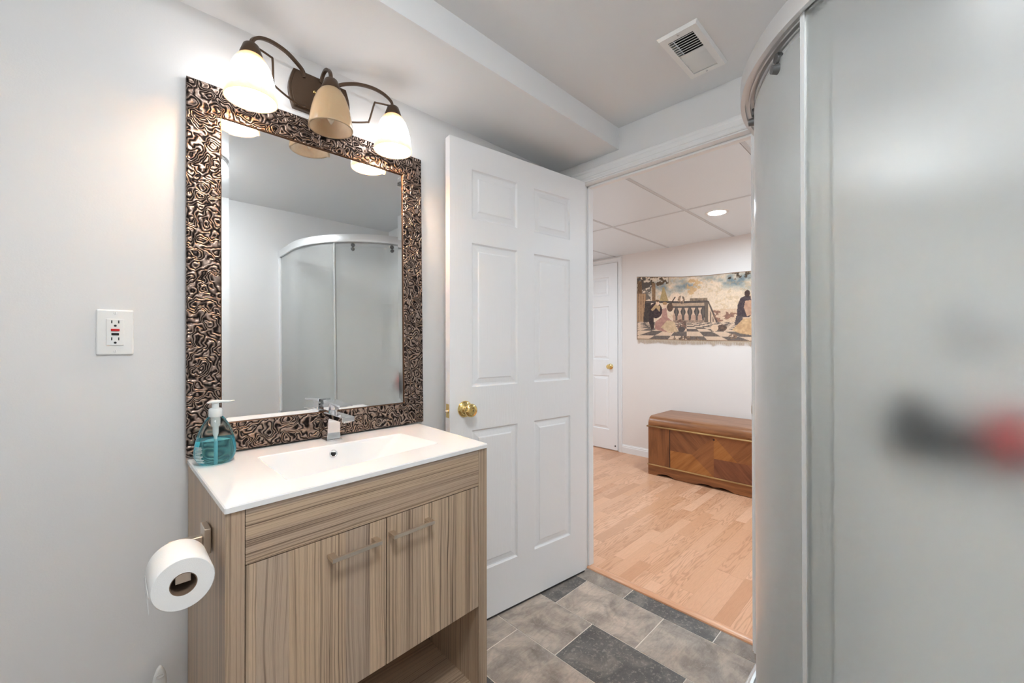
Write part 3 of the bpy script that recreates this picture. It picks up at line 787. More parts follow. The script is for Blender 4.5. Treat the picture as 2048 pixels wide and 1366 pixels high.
# overflow ring on the back wall of the basin
oc = (.5070, 1.3170, .8510)
bm = B(); lathe(bm, [(.0075, 0), (.0120, 0), (.0125, .002), (.0110, .0035), (.0085, .0030), (.0075, 0)], oc, (.02, -1, .30), 32, caps=False); ovf = obj('overflow_ring', bm, M['chrome'], ct, smooth=True)
bm = B(); lathe(bm, [(0, .0006), (.0078, .0006), (.0078, .0012), (0, .0012)], oc, (.02, -1, .30), 24); obj('overflow_hole', bm, M['black'], ovf)
bm = B(); lathe(bm, [(0, 0), (.020, 0), (.021, .002), (.018, .004), (0, .005)], (.48, 1.20, CT1-.087), (0, 0, 1), 32); obj('drain', bm, M['chrome'], ct, auto=40)

# ---- faucet
fc = thing('sink_faucet', 'square chrome single lever faucet at the back of the sink', 'faucet', (.530, 1.392, CT1))
fx0, fx1 = .5090, .5500
bm = boxb(fx0-.006, fx1+.004, 1.3600, 1.4190, CT1, CT1+.006); obj('base_plate', bm, M['chrome'], fc, bevel=.0008)
bm = B()
def tap(y, z0, z1, w0, w1):
    pass
v = []
for z, xa, xb, ya, yb in ((CT1+.006, fx0-.003, fx1, 1.3660, 1.4150), (.905, fx0, fx1, 1.3700, 1.4120), (.948, fx0+.002, fx1, 1.3690, 1.4100), (.955, fx0+.003, fx1, 1.3640, 1.4095)):
    v.append([bm.verts.new(p) for p in ((xa, ya, z), (xb, ya, z), (xb, yb, z), (xa, yb, z))])
for A, D in zip(v, v[1:]):
    for k in range(4): bm.faces.new((A[k], A[(k+1) % 4], D[(k+1) % 4], D[k]))
bm.faces.new(v[0]); bm.faces.new(v[-1])
obj('faucet_body', bm, M['chrome'], fc, bevel=.0015)
bm = boxb(fx0+.002, fx1, 1.2600, 1.4100, .9530, .9700)
for vv in bm.verts:
    if vv.co.y < 1.3 and vv.co.z < .96: vv.co.z += .002
    if vv.co.y < 1.3: vv.co.x += .001
sp = obj('spout', bm, M['chrome'], fc, bevel=.0018)
bm = B(); lathe(bm, [(0, 0), (.0125, 0), (.0125, -.004), (0, -.004)], (.531, 1.275, .9552), (0, 0, 1), 24); obj('aerator', bm, M['chrome'], sp, auto=40)
bm = B(); lathe(bm, [(0, 0), (.0175, 0), (.0175, .010), (0, .010)], (.531, 1.386, .9700), (0, 0, 1), 32); obj('cartridge_collar', bm, M['chrome'], fc, auto=40)
bm = boxb(fx0+.001, fx1+.001, 1.3550, 1.4080, .9790, 1.0040)
for vv in bm.verts:
    if vv.co.y < 1.38 and vv.co.z < .99: vv.co.y += .012
lv = obj('lever_block', bm, M['chrome'], fc, bevel=.0012)
bm = boxb(fx0+.001, fx1+.001, 1.2750, 1.4090, 1.0035, 1.0100)
for vv in bm.verts:
    if vv.co.y < 1.3: vv.co.z -= .005
obj('lever', bm, M['chrome'], lv, bevel=.001)
bm = B(); lathe(bm, [(0, 0), (.0036, 0), (.0036, .0006), (0, .0006)], (.531, 1.4080, .9930), (0, 1, 0), 16); obj('index_dot', bm, M['plastic'], lv)

# ---- soap bottle
bx, by = .2065, 1.3410
sb = thing('soap_dispenser', 'clear teardrop pump bottle half full of blue liquid soap on the counter', 'soap bottle', (bx, by, CT1))
RY = .80
z0 = CT1+.0005
pro = [(0, z0+.001), (.020, z0+.001), (.0300, z0), (.0335, z0+.0015), (.0405, .888), (.0455, .898), (.0472, .910), (.0462, .924), (.0435, .940), (.0395, .956), (.0340, .972), (.0280, .985), (.0215, .996), (.0160, 1.003), (.0135, 1.005)]
bm = B(); lathe(bm, pro, (bx, by, 0), (0, 0, 1), 48, 1, RY, caps=False); body = obj('bottle', bm, M['clear'], sb, smooth=True)
liq = [(0, z0+.003), (.028, z0+.0025), (.0325, z0+.004), (.039, .889), (.0440, .899), (.0457, .910), (.0447, .924), (.0420, .9400), (.0415, .9425), (0, .9425)]
bm = B(); lathe(bm, liq, (bx, by, 0), (0, 0, 1), 48, 1, RY, caps=False); obj('liquid', bm, M['soap'], body, auto=50)
bm = B()
random.seed(3)
for k in range(13):   # fine printed lines on the left of the bottle
    zz = .9285-.0033*k; wdt = .75+.25*random.random()
    rr = None
    for (r0, h0), (r1, h1) in zip(pro, pro[1:]):
        if h0 <= zz <= h1: rr = r0+(r1-r0)*(zz-h0)/(h1-h0)
    rr += .0004
    seg = 10; a0_, a1_ = math.radians(196), math.radians(196+34*wdt)
    lo = []; hi = []
    for q in range(seg+1):
        a = a0_+(a1_-a0_)*q/seg
        lo.append(bm.verts.new((bx+rr*math.cos(a), by+rr*RY*math.sin(a), zz-.0007))); hi.append(bm.verts.new((bx+rr*math.cos(a), by+rr*RY*math.sin(a), zz+.0007)))
    for q in range(seg): bm.faces.new((lo[q], lo[q+1], hi[q+1], hi[q]))
obj('printed_lines', bm, M['plastic'], body)
bm = B(); lathe(bm, [(0, 1.002), (.0145, 1.002), (.0155, 1.004), (.0155, 1.0215), (.0135, 1.0245), (.0085, 1.0255), (0, 1.0255)], (bx, by, 0), (0, 0, 1), 36); obj('screw_collar', bm, M['pump'], sb, auto=35)
bm = B(); lathe(bm, [(0, 1.0245), (.0085, 1.0245), (.0080, 1.0385), (0, 1.0385)], (bx, by, 0), (0, 0, 1), 28)
hd = obj('pump_stem', bm, M['pump'], sb, auto=40)
bm = B(); pts = []
for xo, zo, w_, h_ in ((-.019, 1.0400, .003, .0012), (-.016, 1.0405, .0085, .0030), (-.006, 1.0425, .0120, .0046), (.006, 1.0425, .0110, .0044), (.018, 1.0415, .0075, .0032), (.030, 1.0410, .0055, .0026), (.041, 1.0425, .0030, .0014)):
    pts.append([bm.verts.new((bx+xo, by-.25*max(xo, 0)+w_*math.cos(2*PI*k/12), zo+h_*math.sin(2*PI*k/12))) for k in range(12)])
for A, D in zip(pts, pts[1:]):
    for k in range(12): bm.faces.new((A[k], A[(k+1) % 12], D[(k+1) % 12], D[k]))
bm.faces.new(pts[0]); bm.faces.new(pts[-1])
obj('pump_head', bm, M['pump'], sb, smooth=True)
bm = B(); lathe(bm, [(0, 1.003), (.0095, 1.003), (.0095, .9780), (.0062, .9740), (.0058, .9560), (.0035, .9480), (.0033, .8850), (0, .8850)], (bx, by, 0), (0, 0, 1), 20); obj('dip_tube', bm, M['pump'], sb, auto=40)

# ---- toilet paper holder and roll on the vanity's side
tx, ty, tz, tr_ = .1000, .9560, .7700, .0475
sxp = .1615
th = thing('toilet_paper_holder', 'brushed nickel paper holder screwed to the left side of the vanity', 'paper holder', (sxp, 1.115, tz))
bm = boxb(sxp-.0130, sxp-.0010, 1.0880, 1.1420, .7450, .7990); obj('mounting_plate', bm, M['nickel'], th, bevel=.0015)
bm = B(); sweep(bm, [(sxp-.013, 1.115, tz), (.130, 1.115, tz), (tx-.008, 1.115, tz)], rect(.010, .010)); obj('bracket', bm, M['nickel'], th, bevel=.0015)
bm = B(); lathe(bm, [(0, 0), (.0080, 0), (.0080, .135), (0, .135)], (tx, 1.110, tz), (0, -1, 0), 24); box(bm, tx-.0115, tx+.0115, .9620, .9780, tz-.0115, tz+.0105)
obj('roll_bar', bm, M['nickel'], th, auto=40, bevel=.0006)
tpz = tz-.0115
rl = thing('toilet_roll', 'white toilet paper roll on the holder beside the vanity', 'toilet paper', (tx, ty+.05, tpz))
bm = B(); y0_, y1_ = ty, ty+.100
lathe(bm, [(.0205, 0), (tr_-.002, 0), (tr_, .003), (tr_, .097), (tr_-.002, .100), (.0205, .100), (.0205, 0)], (tx, y0_, tpz), (0, 1, 0), 72, caps=False); obj('paper', bm, M['paper'], rl, auto=40)
bm = B(); lathe(bm, [(.0205, .0008), (.0205, .0992), (.0190, .0992), (.0190, .0008), (.0205, .0008)], (tx, y0_, tpz), (0, 1, 0), 48, caps=False); obj('cardboard_core', bm, M['card'], rl, auto=40)
bm = B()   # loose end of the sheet
A = []
for k in range(7):
    z = tpz-.002-.006*k; A.append((tx-tr_-.0006-.0008*math.sin(k*.9), z))
for k in range(6):
    quad(bm, ((A[k][0], y0_+.002, A[k][1]), (A[k][0], y1_-.002, A[k][1]), (A[k+1][0], y1_-.002, A[k+1][1]), (A[k+1][0], y0_+.002, A[k+1][1])))
so = obj('loose_sheet', bm, M['paper'], rl, smooth=True); sm_ = so.modifiers.new('solid', 'SOLIDIFY'); sm_.thickness = .0004

# ---- toilet brush on the floor by the left wall
qx, qy = .092, 1.375
tb = thing('toilet_brush', 'white plastic toilet brush with a looped handle on the floor by the left wall', 'toilet brush', (qx, qy, 0))
bm = B(); lathe(bm, [(0, 0), (.050, 0), (.052, .004), (.044, .10), (.040, .14), (.036, .142), (.036, .136), (.038, .10), (.045, .01), (0, .01)], (qx, qy, 0), (0, 0, 1), 36, caps=False); obj('holder_cup', bm, M['plastic'], tb, auto=40)
bm = B(); lathe(bm, [(0, .014), (.025, .016), (.030, .03), (.030, .075), (.018, .09), (0, .092)], (qx, qy, 0), (0, 0, 1), 24); obj('brush_head', bm, plain('white bristles', rgb(226, 228, 230), .9), tb)
bm = B(); hp = [(.006, .085), (.006, .22), (.009, .27), (.0135, .315), (.0150, .335), (.0120, .358), (.0075, .372), (.0025, .379)]
rg = []
for w_, z in hp:
    th_ = .0065 if z > .25 else .006
    cxh = qx+(.005 if z > .36 else .005*(z-.25)/.11 if z > .25 else 0)
    rg.append([bm.verts.new((cxh+w_*math.cos(2*PI*k/16), qy+th_*min(1, w_/.006)*math.sin(2*PI*k/16), z)) for k in range(16)])
for A, D in zip(rg, rg[1:]):
    for k in range(16): bm.faces.new((A[k], A[(k+1) % 16], D[(k+1) % 16], D[k]))
bm.faces.new(rg[0]); bm.faces.new(rg[-1]); obj('handle', bm, M['plastic'], tb, smooth=True)
bm = B(); lathe(bm, [(.0040, 0), (.0062, 0), (.0062, .0018), (.0040, .0012), (.0040, 0)], (qx+.005, qy-.0058, .356), (0, -1, 0), 20, 1.5, .8, caps=False)
obj('hanging_loop', bm, M['plastic'], tb, smooth=True)

# ---- shower
SX, SY = 1.498, -.189
def arc(R, a0, a1, n): return [(SX+R*math.cos(math.radians(a0+(a1-a0)*k/n)), SY+R*math.sin(math.radians(a0+(a1-a0)*k/n))) for k in range(n+1)]
def track(bm, prof, z0):
    """prof (radial, z) closed, swept from the door wall round the curve to the shower wall"""
    rings = []
    Rb = .601
    st = [(XB-.001, None)]
    def add(fn): rings.append([bm.verts.new(fn(r, z)) for r, z in prof])
    add(lambda r, z: (XB-.001, SY+r, z0+z))
    for k in range(49):
        a = math.radians(90+90*k/48); add(lambda r, z, a=a: (SX+r*math.cos(a), SY+r*math.sin(a), z0+z))
    add(lambda r, z: (SX-r, YC+.001, z0+z))
    n = len(prof)
    for A, D in zip(rings, rings[1:]):
        for j in range(n): bm.faces.new((A[j], A[(j+1) % n], D[(j+1) % n], D[j]))
    bm.faces.new(rings[0]); bm.faces.new(rings[-1]); return bm
sw = thing('shower_enclosure', 'curved corner shower enclosure of frosted glass with aluminium rails', 'shower', (SX, SY, 0))
ZT0, ZT1 = 1.893, 1.943
tp = [(.601, 0), (.602, .004), (.602, .046), (.600, .050), (.550, .050), (.550, .004), (.553, 0), (.558, 0), (.558, .006), (.563, .006), (.563, 0), (.567, 0), (.567, .018), (.577, .018), (.577, 0), (.581, 0), (.581, .010), (.590, .010), (.590, 0)]
obj('top_rail', track(B(), tp, ZT0), M['alu'], sw, auto=30)
bp_ = [(.600, 0), (.600, .014), (.594, .018), (.586, .018), (.586, .008), (.576, .008), (.576, .016), (.570, .016), (.570, .008), (.560, .008), (.560, .014), (.552, .014), (.552, 0)]
obj('bottom_rail', track(B(), bp_, .1035), M['alu'], sw, auto=30)
def panel(a0, a1, R, z0, z1, flat=None, th=.006):
    P = arc(R, a0, a1, max(8, int(abs(a1-a0)/1.5)))
    Q = arc(R-th, a0, a1, max(8, int(abs(a1-a0)/1.5)))
    if flat == 'right': P.append((SX-R, YC+.012)); Q.append((SX-R+th, YC+.012))
    if flat == 'left': P.insert(0, (XB-.012, SY+R)); Q.insert(0, (XB-.012, SY+R-th))
    bm = B(); n = len(P)
    a = [bm.verts.new((*p, z0)) for p in P]; b = [bm.verts.new((*p, z1)) for p in P]; c = [bm.verts.new((*p, z0)) for p in Q]; d = [bm.verts.new((*p, z1)) for p in Q]
    for i in range(n-1):
        bm.faces.new((a[i], a[i+1], b[i+1], b[i])); bm.faces.new((c[i], d[i], d[i+1], c[i+1]))
        bm.faces.new((b[i], b[i+1], d[i+1], d[i])); bm.faces.new((a[i], c[i], c[i+1], a[i+1]))
    bm.faces.new((a[0], b[0], d[0], c[0])); bm.faces.new((a[-1], c[-1], d[-1], b[-1])); return bm
obj('fixed_panel', panel(141.0, 180, .588, .112, ZT0+.008, 'right'), M['frost'], sw, auto=30)
obj('fixed_panel', panel(90, 94, .575, .112, ZT0+.008, 'left'), M['frost'], sw, auto=30)
sd = obj('sliding_door', panel(98.0, 144.8, .567, .118, 1.872), M['frost'], sw, auto=30)
def postz(a0, a1, R0_, R1_, z0, z1):
    P = arc(R1_, a0, a1, 3)+list(reversed(arc(R0_, a0, a1, 3))); return prism(B(), P, z0, z1)
obj('edge_seal', postz(140.0, 141.0, .574, .590, .121, ZT0), plain('grey edge seal', rgb(206, 208, 208), .3), sw, auto=30)
obj('wall_profile', boxb(SX-.600, SX-.572, YC+.0005, YC+.030, .103, 1.900), plain('white profile', rgb(232, 233, 234), .25), sw, bevel=.003)
obj('wall_profile', boxb(XB-.030, XB-.0005, SY+.572, SY+.600, .103, 1.900), M['seal'], sw, bevel=.003)
for a in (129.0, 104.0):
    c_, s_ = math.cos(math.radians(a)), math.sin(math.radians(a))
    bm = B(); lathe(bm, [(0, -.006), (.011, -.006), (.013, -.003), (.013, .003), (.011, .006), (0, .006)], (SX+.566*c_, SY+.566*s_, 1.878), (c_, s_, 0), 24)
    lathe(bm, [(0, 0), (.012, 0), (.010, .014), (0, .016)], (SX+.567*c_, SY+.567*s_, 1.852), (c_, s_, 0), 20)
    obj('roller', bm, M['rubber_and_shade'] if False else plain('roller grey', rgb(120, 120, 120), .3, .6), sd, auto=40)
ty_ = thing('shower_tray', 'white acrylic shower tray with a curved front rim', 'shower tray', (SX, SY, 0))
bm = B()
def trayring(R, z, ex=0): return [bm.verts.new(p) for p in [(XB-.0005-ex, SY+R, z)]+[(x_, y_, z) for x_, y_ in arc(R, 90, 180, 40)]+[(SX-R, YC+.0005+ex, z), (XB-.0005-ex, YC+.0005+ex, z)]]
seq = [trayring(.606, 0.0005), trayring(.612, .060), trayring(.614, .092), trayring(.608, .1005), trayring(.596, .1030), trayring(.545, .1030, .04), trayring(.535, .095, .05), trayring(.500, .050, .07), trayring(.40, .045, .12)]
for A, D in zip(seq, seq[1:]):
    k = len(A)
    for i in range(k): bm.faces.new((A[i], A[(i+1) % k], D[(i+1) % k], D[i]))
bm.faces.new(seq[-1]); bm.faces.new(list(reversed(seq[0])))
obj('tray_basin', bm, plain('white acrylic', rgb(236, 237, 238), .2), ty_, auto=35)
bm = B(); lathe(bm, [(0, 0), (.045, 0), (.047, .003), (0, .006)], (1.35, -.05, .0452), (0, 0, 1), 28); obj('drain_cover', bm, M['chrome'], ty_, auto=40)
# white acrylic surround lining the two shower walls
sp_ = sw
obj('wall_lining', boxb(SX-.568, XB-.0005, YC+.0005, YC+.006, .105, 1.955), plain('white surround', rgb(248, 248, 248), .25), sp_, bevel=.001)
obj('wall_lining', boxb(XB-.006, XB-.0005, YC+.0065, SY+.568, .105, 1.955), plain('white surround door side', rgb(248, 248, 248), .25), sp_, bevel=.001)
# inside the shower
cd = thing('shower_caddy', 'dark wire shelf on the shower wall behind frosted glass', 'shelf', (XB, -.06, .86))
bm = B()
sweep(bm, [(XB-.012, .10, .868), (XB-.13, .10, .868), (XB-.13, -.22, .868), (XB-.006, -.22, .868)], circ(.003, 8)); sweep(bm, [(XB-.006, .10, .900), (XB-.13, .10, .900), (XB-.13, -.22, .900), (XB-.006, -.22, .900)], circ(.003, 8))
for k in range(13): yk = .10-.32*k/12; sweep(bm, [(XB-.005, yk, .868), (XB-.13, yk, .868), (XB-.13, yk, .900)], circ(.002, 6), up=(0, 1, 0))
obj('wire_basket', bm, M['black'], cd)
bm = boxb(XB-.012, XB-.0062, -.22, .10, .862, .906); obj('back_bar', bm, M['black'], cd)
def bottle(x, y, z, r, h, mt, cap, label, ry=1):
    t = thing('shampoo_bottle', label, 'bottle', (x, y, z), 0, 'bottles on the shower shelf')
    bm = B(); lathe(bm, [(0, 0), (r*.94, 0), (r, .006), (r, h*.68), (r*.9, h*.76), (r*.5, h*.82), (r*.45, h*.84), (0, h*.84)], (x, y, z), (0, 0, 1), 28, 1, ry, caps=False); obj('bottle_body', bm, mt, t, auto=40)
    bm = B(); lathe(bm, [(0, h*.84), (r*.55, h*.84), (r*.55, h*.98), (r*.4, h), (0, h)], (x, y, z), (0, 0, 1), 24, caps=False); obj('cap', bm, cap, t, auto=40)
blk = plain('navy black bottle', rgb(14, 18, 28), .5)
bottle(XB-.070, .038, .8712, .052, .175, blk, blk, 'dark blurred bottle nearest the doorway behind the frosted glass')
bottle(XB-.060, -.058, .8712, .036, .110, plain('charcoal bottle', rgb(34, 38, 46), .3), blk, 'dark blurred bottle beside the red one behind the frosted glass')
bottle(XB-.068, -.156, .8712, .052, .150, M['red'], M['red'], 'red blurred bottle behind the frosted glass')
sv = thing('shower_valve', 'chrome shower valve blurred behind the frosted glass', 'shower valve', (XB, -.09, 1.24))
bm = B(); lathe(bm, [(0, 0), (.075, 0), (.075, .006), (.03, .012), (.03, .05), (0, .052)], (XB-.0062, -.09, 1.24), (-1, 0, 0), 32); obj('valve_plate', bm, M['chrome'], sv, auto=40)
bm = boxb(XB-.062, XB-.048, -.10, -.08, 1.16, 1.25); obj('valve_lever', bm, M['chrome'], sv, bevel=.003)

# ---- chest in the hall
ch = thing('cedar_chest', 'walnut veneer blanket chest with rounded lid standing under the tapestry', 'chest', (3.78, 1.242, 0))
cy0, cy1, cxf, cxb = .671, 1.813, 3.540, 4.0125
def strip_x(bm, prof, y0, y1, mi=0):
    a = [bm.verts.new((px, y0, pz)) for px, pz in prof]; b = [bm.verts.new((px, y1, pz)) for px, pz in prof]
    for i in range(len(prof)): bm.faces.new((a[i], a[(i+1) % len(prof)], b[(i+1) % len(prof)], b[i])).material_index = mi
    bm.faces.new(a).material_index = mi; bm.faces.new(list(reversed(b))).material_index = mi
prof = [(cxb, .442), (cxf+.002, .442), (cxf, .462)]
for k in range(9):
    a = math.radians(180-90*k/8); prof.append((cxf+.070+.070*math.cos(a), .462+.067*math.sin(a)))
prof += [(cxb, .529)]
bm = B(); strip_x(bm, prof, cy0, cy1); bm.normal_update()
bmesh.ops.recalc_face_normals(bm, faces=bm.faces)
for f in bm.faces:
    if f.normal.z > .8: f.material_index = 1
lid = obj('lid', bm, [M['c_h'], M['c_top']], ch, auto=30)
bm = B(); strip_x(bm, [(cxf-.012, .432), (cxf-.016, .436), (cxf-.016, .441), (cxf-.010, .445), (cxb, .445), (cxb, .432)], cy0-.012, cy1+.012)
tag(obj('lid_moulding', bm, M['c_mould'], ch, bevel=.002), 'worn gilt moulding')
obj('chest_body', boxb(cxf+.004, cxb, cy0, cy1, .095, .432), M['c_v'], ch)
# veneer marquetry on the front
yc, zm, z_top, z_bot = 1.242, .250, .432, .098
yl, yr_ = 1.611, .873
def tri(bm, pts, mi): quad(bm, [(cxf, y, z) for y, z in pts], mi)
bm = B()
tri(bm, [(cy1, z_bot), (yl+.004, z_bot), (yl+.004, z_top), (cy1, z_top)], 0)
tri(bm, [(cy0, z_bot), (yr_-.004, z_bot), (yr_-.004, z_top), (cy0, z_top)], 0)
ap = .178
for s, (ya) in ((1, yl), (-1, yr_)):
    e = yc+s*ap
    # upper half
    tri(bm, [(yc, z_top), (ya, z_top), (ya, zm), (e, zm)], 1 if s > 0 else 4)
    tri(bm, [(yc, z_top), (e, zm), (yc, zm)], 4 if s > 0 else 2)
    tri(bm, [(yc, z_bot), (e, zm), (ya, zm), (ya, z_bot)], 2 if s > 0 else 3)
    tri(bm, [(yc, z_bot), (yc, zm), (e, zm)], 4 if s > 0 else 3)
bmf = bm
geom = bmesh.ops.extrude_face_region(bmf, geom=bmf.faces[:])
bmesh.ops.translate(bmf, verts=[g_ for g_ in geom['geom'] if isinstance(g_, bmesh.types.BMVert)], vec=(.0041, 0, 0))
obj('front_veneer', bmf, [M['c_v'], M['c_d1'], M['c_d2'], M['c_d3'], M['c_d4']], ch)
bm = B()
bm.free()
for y in (yl, yr_): obj('inlay_line', boxb(cxf-.0008, cxf+.003, y-.003, y+.003, z_bot, z_top), M['c_dark'], ch)
bm = B(); lathe(bm, [(0, 0), (.008, 0), (.007, .002), (.004, .001), (0, .001)], (cxf, yc, .4045), (-1, 0, 0), 20); kh = obj('lock', bm, M['c_dark'], ch, auto=40)
# plinth with scalloped lower edge
bm = B(); ys = []
top_, n_ = .095, 60
def scallop(y):
    u = abs(y-yc)/(cy1-yc)
    if u > .86: return .002
    k = math.cos(u*PI*3.5)*.5+.5
    return .006+.020*(max(0, math.sin(u*PI*3.3+.4)))**.8
A, D, A2, D2 = [], [], [], []
for k in range(n_+1):
    y = cy0+(cy1-cy0)*k/n_; zz = scallop(y)
    A.append(bm.verts.new((cxf-.003, y, zz))); D.append(bm.verts.new((cxf-.003, y, top_))); A2.append(bm.verts.new((cxf+.016, y, zz))); D2.append(bm.verts.new((cxf+.016, y, top_)))
for k in range(n_):
    bm.faces.new((A[k], A[k+1], D[k+1], D[k])); bm.faces.new((A2[k], D2[k], D2[k+1], A2[k+1])); bm.faces.new((A[k], A2[k], A2[k+1], A[k+1])); bm.faces.new((D[k], D[k+1], D2[k+1], D2[k]))
bm.faces.new((A[0], D[0], D2[0], A2[0])); bm.faces.new((A[-1], A2[-1], D2[-1], D[-1]))
box(bm, cxf+.016, cxb, cy1-.018, cy1, .002, top_); box(bm, cxf+.016, cxb, cy0, cy0+.018, .002, top_)
obj('plinth', bm, M['c_h'], ch, auto=40)
bm = B(); strip_x(bm, [(cxf-.007, .086), (cxf-.009, .091), (cxf-.006, .097), (cxf+.004, .098), (cxf+.004, .084)], cy0-.006, cy1+.006)
tag(obj('base_moulding', bm, M['c_mould'], ch), 'thin pale base moulding')

# ---- tapestry
def h2(i, j):
    n = (i*374761393+j*668265263+1442695) & 0xffffffff; n = ((n ^ (n >> 13))*1274126177) & 0xffffffff
    return ((n ^ (n >> 16)) & 0xffff)/65535
def vn_(x, y):
    i, j = math.floor(x), math.floor(y); fx, fy = x-i, y-j; fx = fx*fx*(3-2*fx); fy = fy*fy*(3-2*fy)
    return (h2(i, j)*(1-fx)+h2(i+1, j)*fx)*(1-fy)+(h2(i, j+1)*(1-fx)+h2(i+1, j+1)*fx)*fy
def fb(x, y, o=4):
    s, a, t = 0, .5, 0
    for _ in range(o): s += a*vn_(x, y); t += a; x, y, a = x*2.03+7, y*2.03+3, a*.5
    return s/t
def mixc(a, b, t):
    t = max(0, min(1, t)); return tuple(p+(q-p)*t for p, q in zip(a, b))
def inpoly(x, y, P):
    c = False; j = len(P)-1
    for i in range(len(P)):
        if (P[i][1] > y) != (P[j][1] > y) and x < (P[j][0]-P[i][0])*(y-P[i][1])/(P[j][1]-P[i][1])+P[i][0]: c = not c
        j = i
    return c
def ell(x, y, cx, cy, rx, ry): return ((x-cx)/rx)**2+((y-cy)/ry)**2 < 1
CREAM, BLUE, TAN, DK, PINK, GOLD = (226, 200, 174), (122, 134, 138), (196, 160, 120), (66, 54, 50), (196, 142, 128), (220, 184, 132)
def tap_col(x, y):
    """woven garden scene in plan units: x 90..2100 left to right, y 235..1110 top to bottom"""
    n = fb(x/150, y/95); n2 = fb(x/34+9, y/30, 3); n3 = fb(x/14, y/14+5, 2)
    if y < 860:
        c = CREAM
        band = math.exp(-((y-(360+60*math.sin(x/260)))/110)**2)
        c = mixc(c, BLUE, (n*1.5-.42)*band*1.9-.1 if x > 330 else (n-.3)*1.5*band)
        if n2 > .62: c = mixc(c, TAN, .35)
        if y > 690 and x > 1100: c = mixc(c, (206, 168, 138), .55)
        if ell(x, y, 890, 380, 70, 110) and n2 > .42: c = mixc(c, (204, 160, 112), .8)
        if ell(x, y, 990, 345, 50, 70) and n2 > .45: c = mixc(c, (210, 168, 120), .8)
        if inpoly(x, y, [(430, 570), (480, 385), (500, 380), (560, 570)]): c = mixc((200, 170, 120), (150, 124, 86), n3)
        if ell(x, y, 660, 560, 90, 110): c = mixc(c, (238, 206, 180), .7)
        if x < 560 and y < 330+120*(1-x/560) and n2 > .46: c = mixc((120, 92, 66), (60, 52, 46), n3)
        if x < 310 and y < 560 and n2 > .50: c = mixc(c, (92, 84, 80), .8)
        if x > 1330 and y < 330 and n2 > .52+.10*((1655-min(x, 1655))/325): c = mixc((110, 88, 66), (54, 48, 46), n3)
        if 110 < x < 170 and 300 < y: c = mixc((150, 116, 84), (86, 66, 54), n3)
        if 320 < x < 372 and 330 < y < 570: c = mixc((178, 138, 100), (104, 80, 62), n3)
        if x < 230 and y > 470: c = mixc((196, 156, 118), (120, 92, 74), abs(math.sin(x/11))*.8*n3*1.5)
        if inpoly(x, y, [(215, 575), (300, 575), (320, 860), (190, 860)]): c = mixc((92, 78, 70), (60, 52, 50), n3)
        if 230 < x < 1105 and 568 < y < 600: c = mixc((120, 104, 92), (70, 62, 60), n3)
        if 600 < x < 1110 and 600 < y < 640: c = mixc((212, 178, 148), (150, 124, 104), n3)
        if 620 < x < 1060 and 640 < y < 664: c = (92, 82, 78)
        if 620 < x < 1060 and 664 <= y < 830:
            c = mixc((212, 178, 152), (172, 132, 114), n2 if y > 760 else 0)
            for bx_ in (672, 768, 862, 955, 1042):
                w_ = 14+22*math.exp(-((y-715)/38)**2)
                if abs(x-bx_) < w_: c = mixc((118, 104, 94), (66, 60, 60), abs(x-bx_)/w_)
        if 620 < x < 1060 and y > 830: c = mixc((204, 168, 142), (110, 92, 84), n3)
        if 1058 < x < 1108 and 590 < y: c = mixc((150, 128, 110), (88, 76, 70), abs(math.sin(x/8)))
        if inpoly(x, y, [(1100, 580), (1116, 575), (1240, 850), (1215, 860)]): c = (92, 78, 72)
        if inpoly(x, y, [(1108, 640), (1200, 850), (1108, 860)]) and math.sin(x/6) > 0: c = (120, 100, 90)
        if inpoly(x, y, [(1180, 700), (1500, 750), (1500, 775), (1240, 860), (1180, 760)]) and n2 > .47: c = mixc((176, 128, 104), (120, 90, 80), n3)
        if ell(x, y, 740, 550, 50, 55) and n2 > .4: c = mixc((200, 160, 130), (70, 60, 56), n3*1.4-.2)
        if 860 < x < 1100 and 535 < y < 570: c = mixc((186, 156, 126), (90, 76, 68), n3)
    else:
        # chequered terrace seen in perspective
        d = (y-800)/100.0; zz = 1/max(.2, d); xx = (x-820)/max(.2, d)
        par = (math.floor(xx/95)+math.floor(zz*7.2)) % 2
        c = (228, 198, 172) if par else (92, 84, 82)
        if y > 1040 and 620 < x < 1010 and n2 > .5: c = mixc((60, 54, 52), (150, 120, 100), n3)
        c = mixc(c, (180, 150, 126), .12+.2*n3)
    # figures seated on the left
    if ell(x, y, 375, 700, 95, 105): c = mixc((96, 74, 70), (58, 44, 46), n3*1.3)
    if inpoly(x, y, [(280, 720), (340, 700), (350, 940), (310, 965), (270, 860)]): c = mixc((88, 70, 66), (48, 40, 42), n3)
    if inpoly(x, y, [(300, 690), (370, 610), (440, 640), (430, 720), (380, 660), (330, 710)]): c = (190, 156, 118)
    if ell(x, y, 400, 600, 26, 32): c = (226, 190, 160)
    if ell(x, y, 398, 568, 30, 16): c = (110, 84, 66)
    if inpoly(x, y, [(470, 680), (530, 660), (545, 790), (640, 860), (690, 980), (600, 1000), (520, 990), (430, 975), (360, 950), (370, 850), (460, 790)]): c = mixc((196, 152, 134), (156, 110, 102), n2)
    if inpoly(x, y, [(540, 830), (640, 850), (695, 985), (560, 1000), (450, 930)]): c = mixc((222, 192, 156), (186, 154, 122), n2)
    if ell(x, y, 508, 630, 28, 34): c = (228, 192, 164)
    if ell(x, y, 508, 602, 32, 20): c = (176, 134, 94)
    if ell(x, y, 580, 655, 44, 58): c = mixc((120, 94, 76), (80, 62, 56), n3)
    if abs((x-600)-(600-y)*.62) < 9 and 510 < y < 610: c = (84, 66, 58)
    if ell(x, y, 745, 890, 70, 80) and n2 > .36: c = mixc((176, 128, 112), (76, 68, 62), n3)
    if ell(x, y, 745, 950, 50, 36): c = (92, 82, 78)
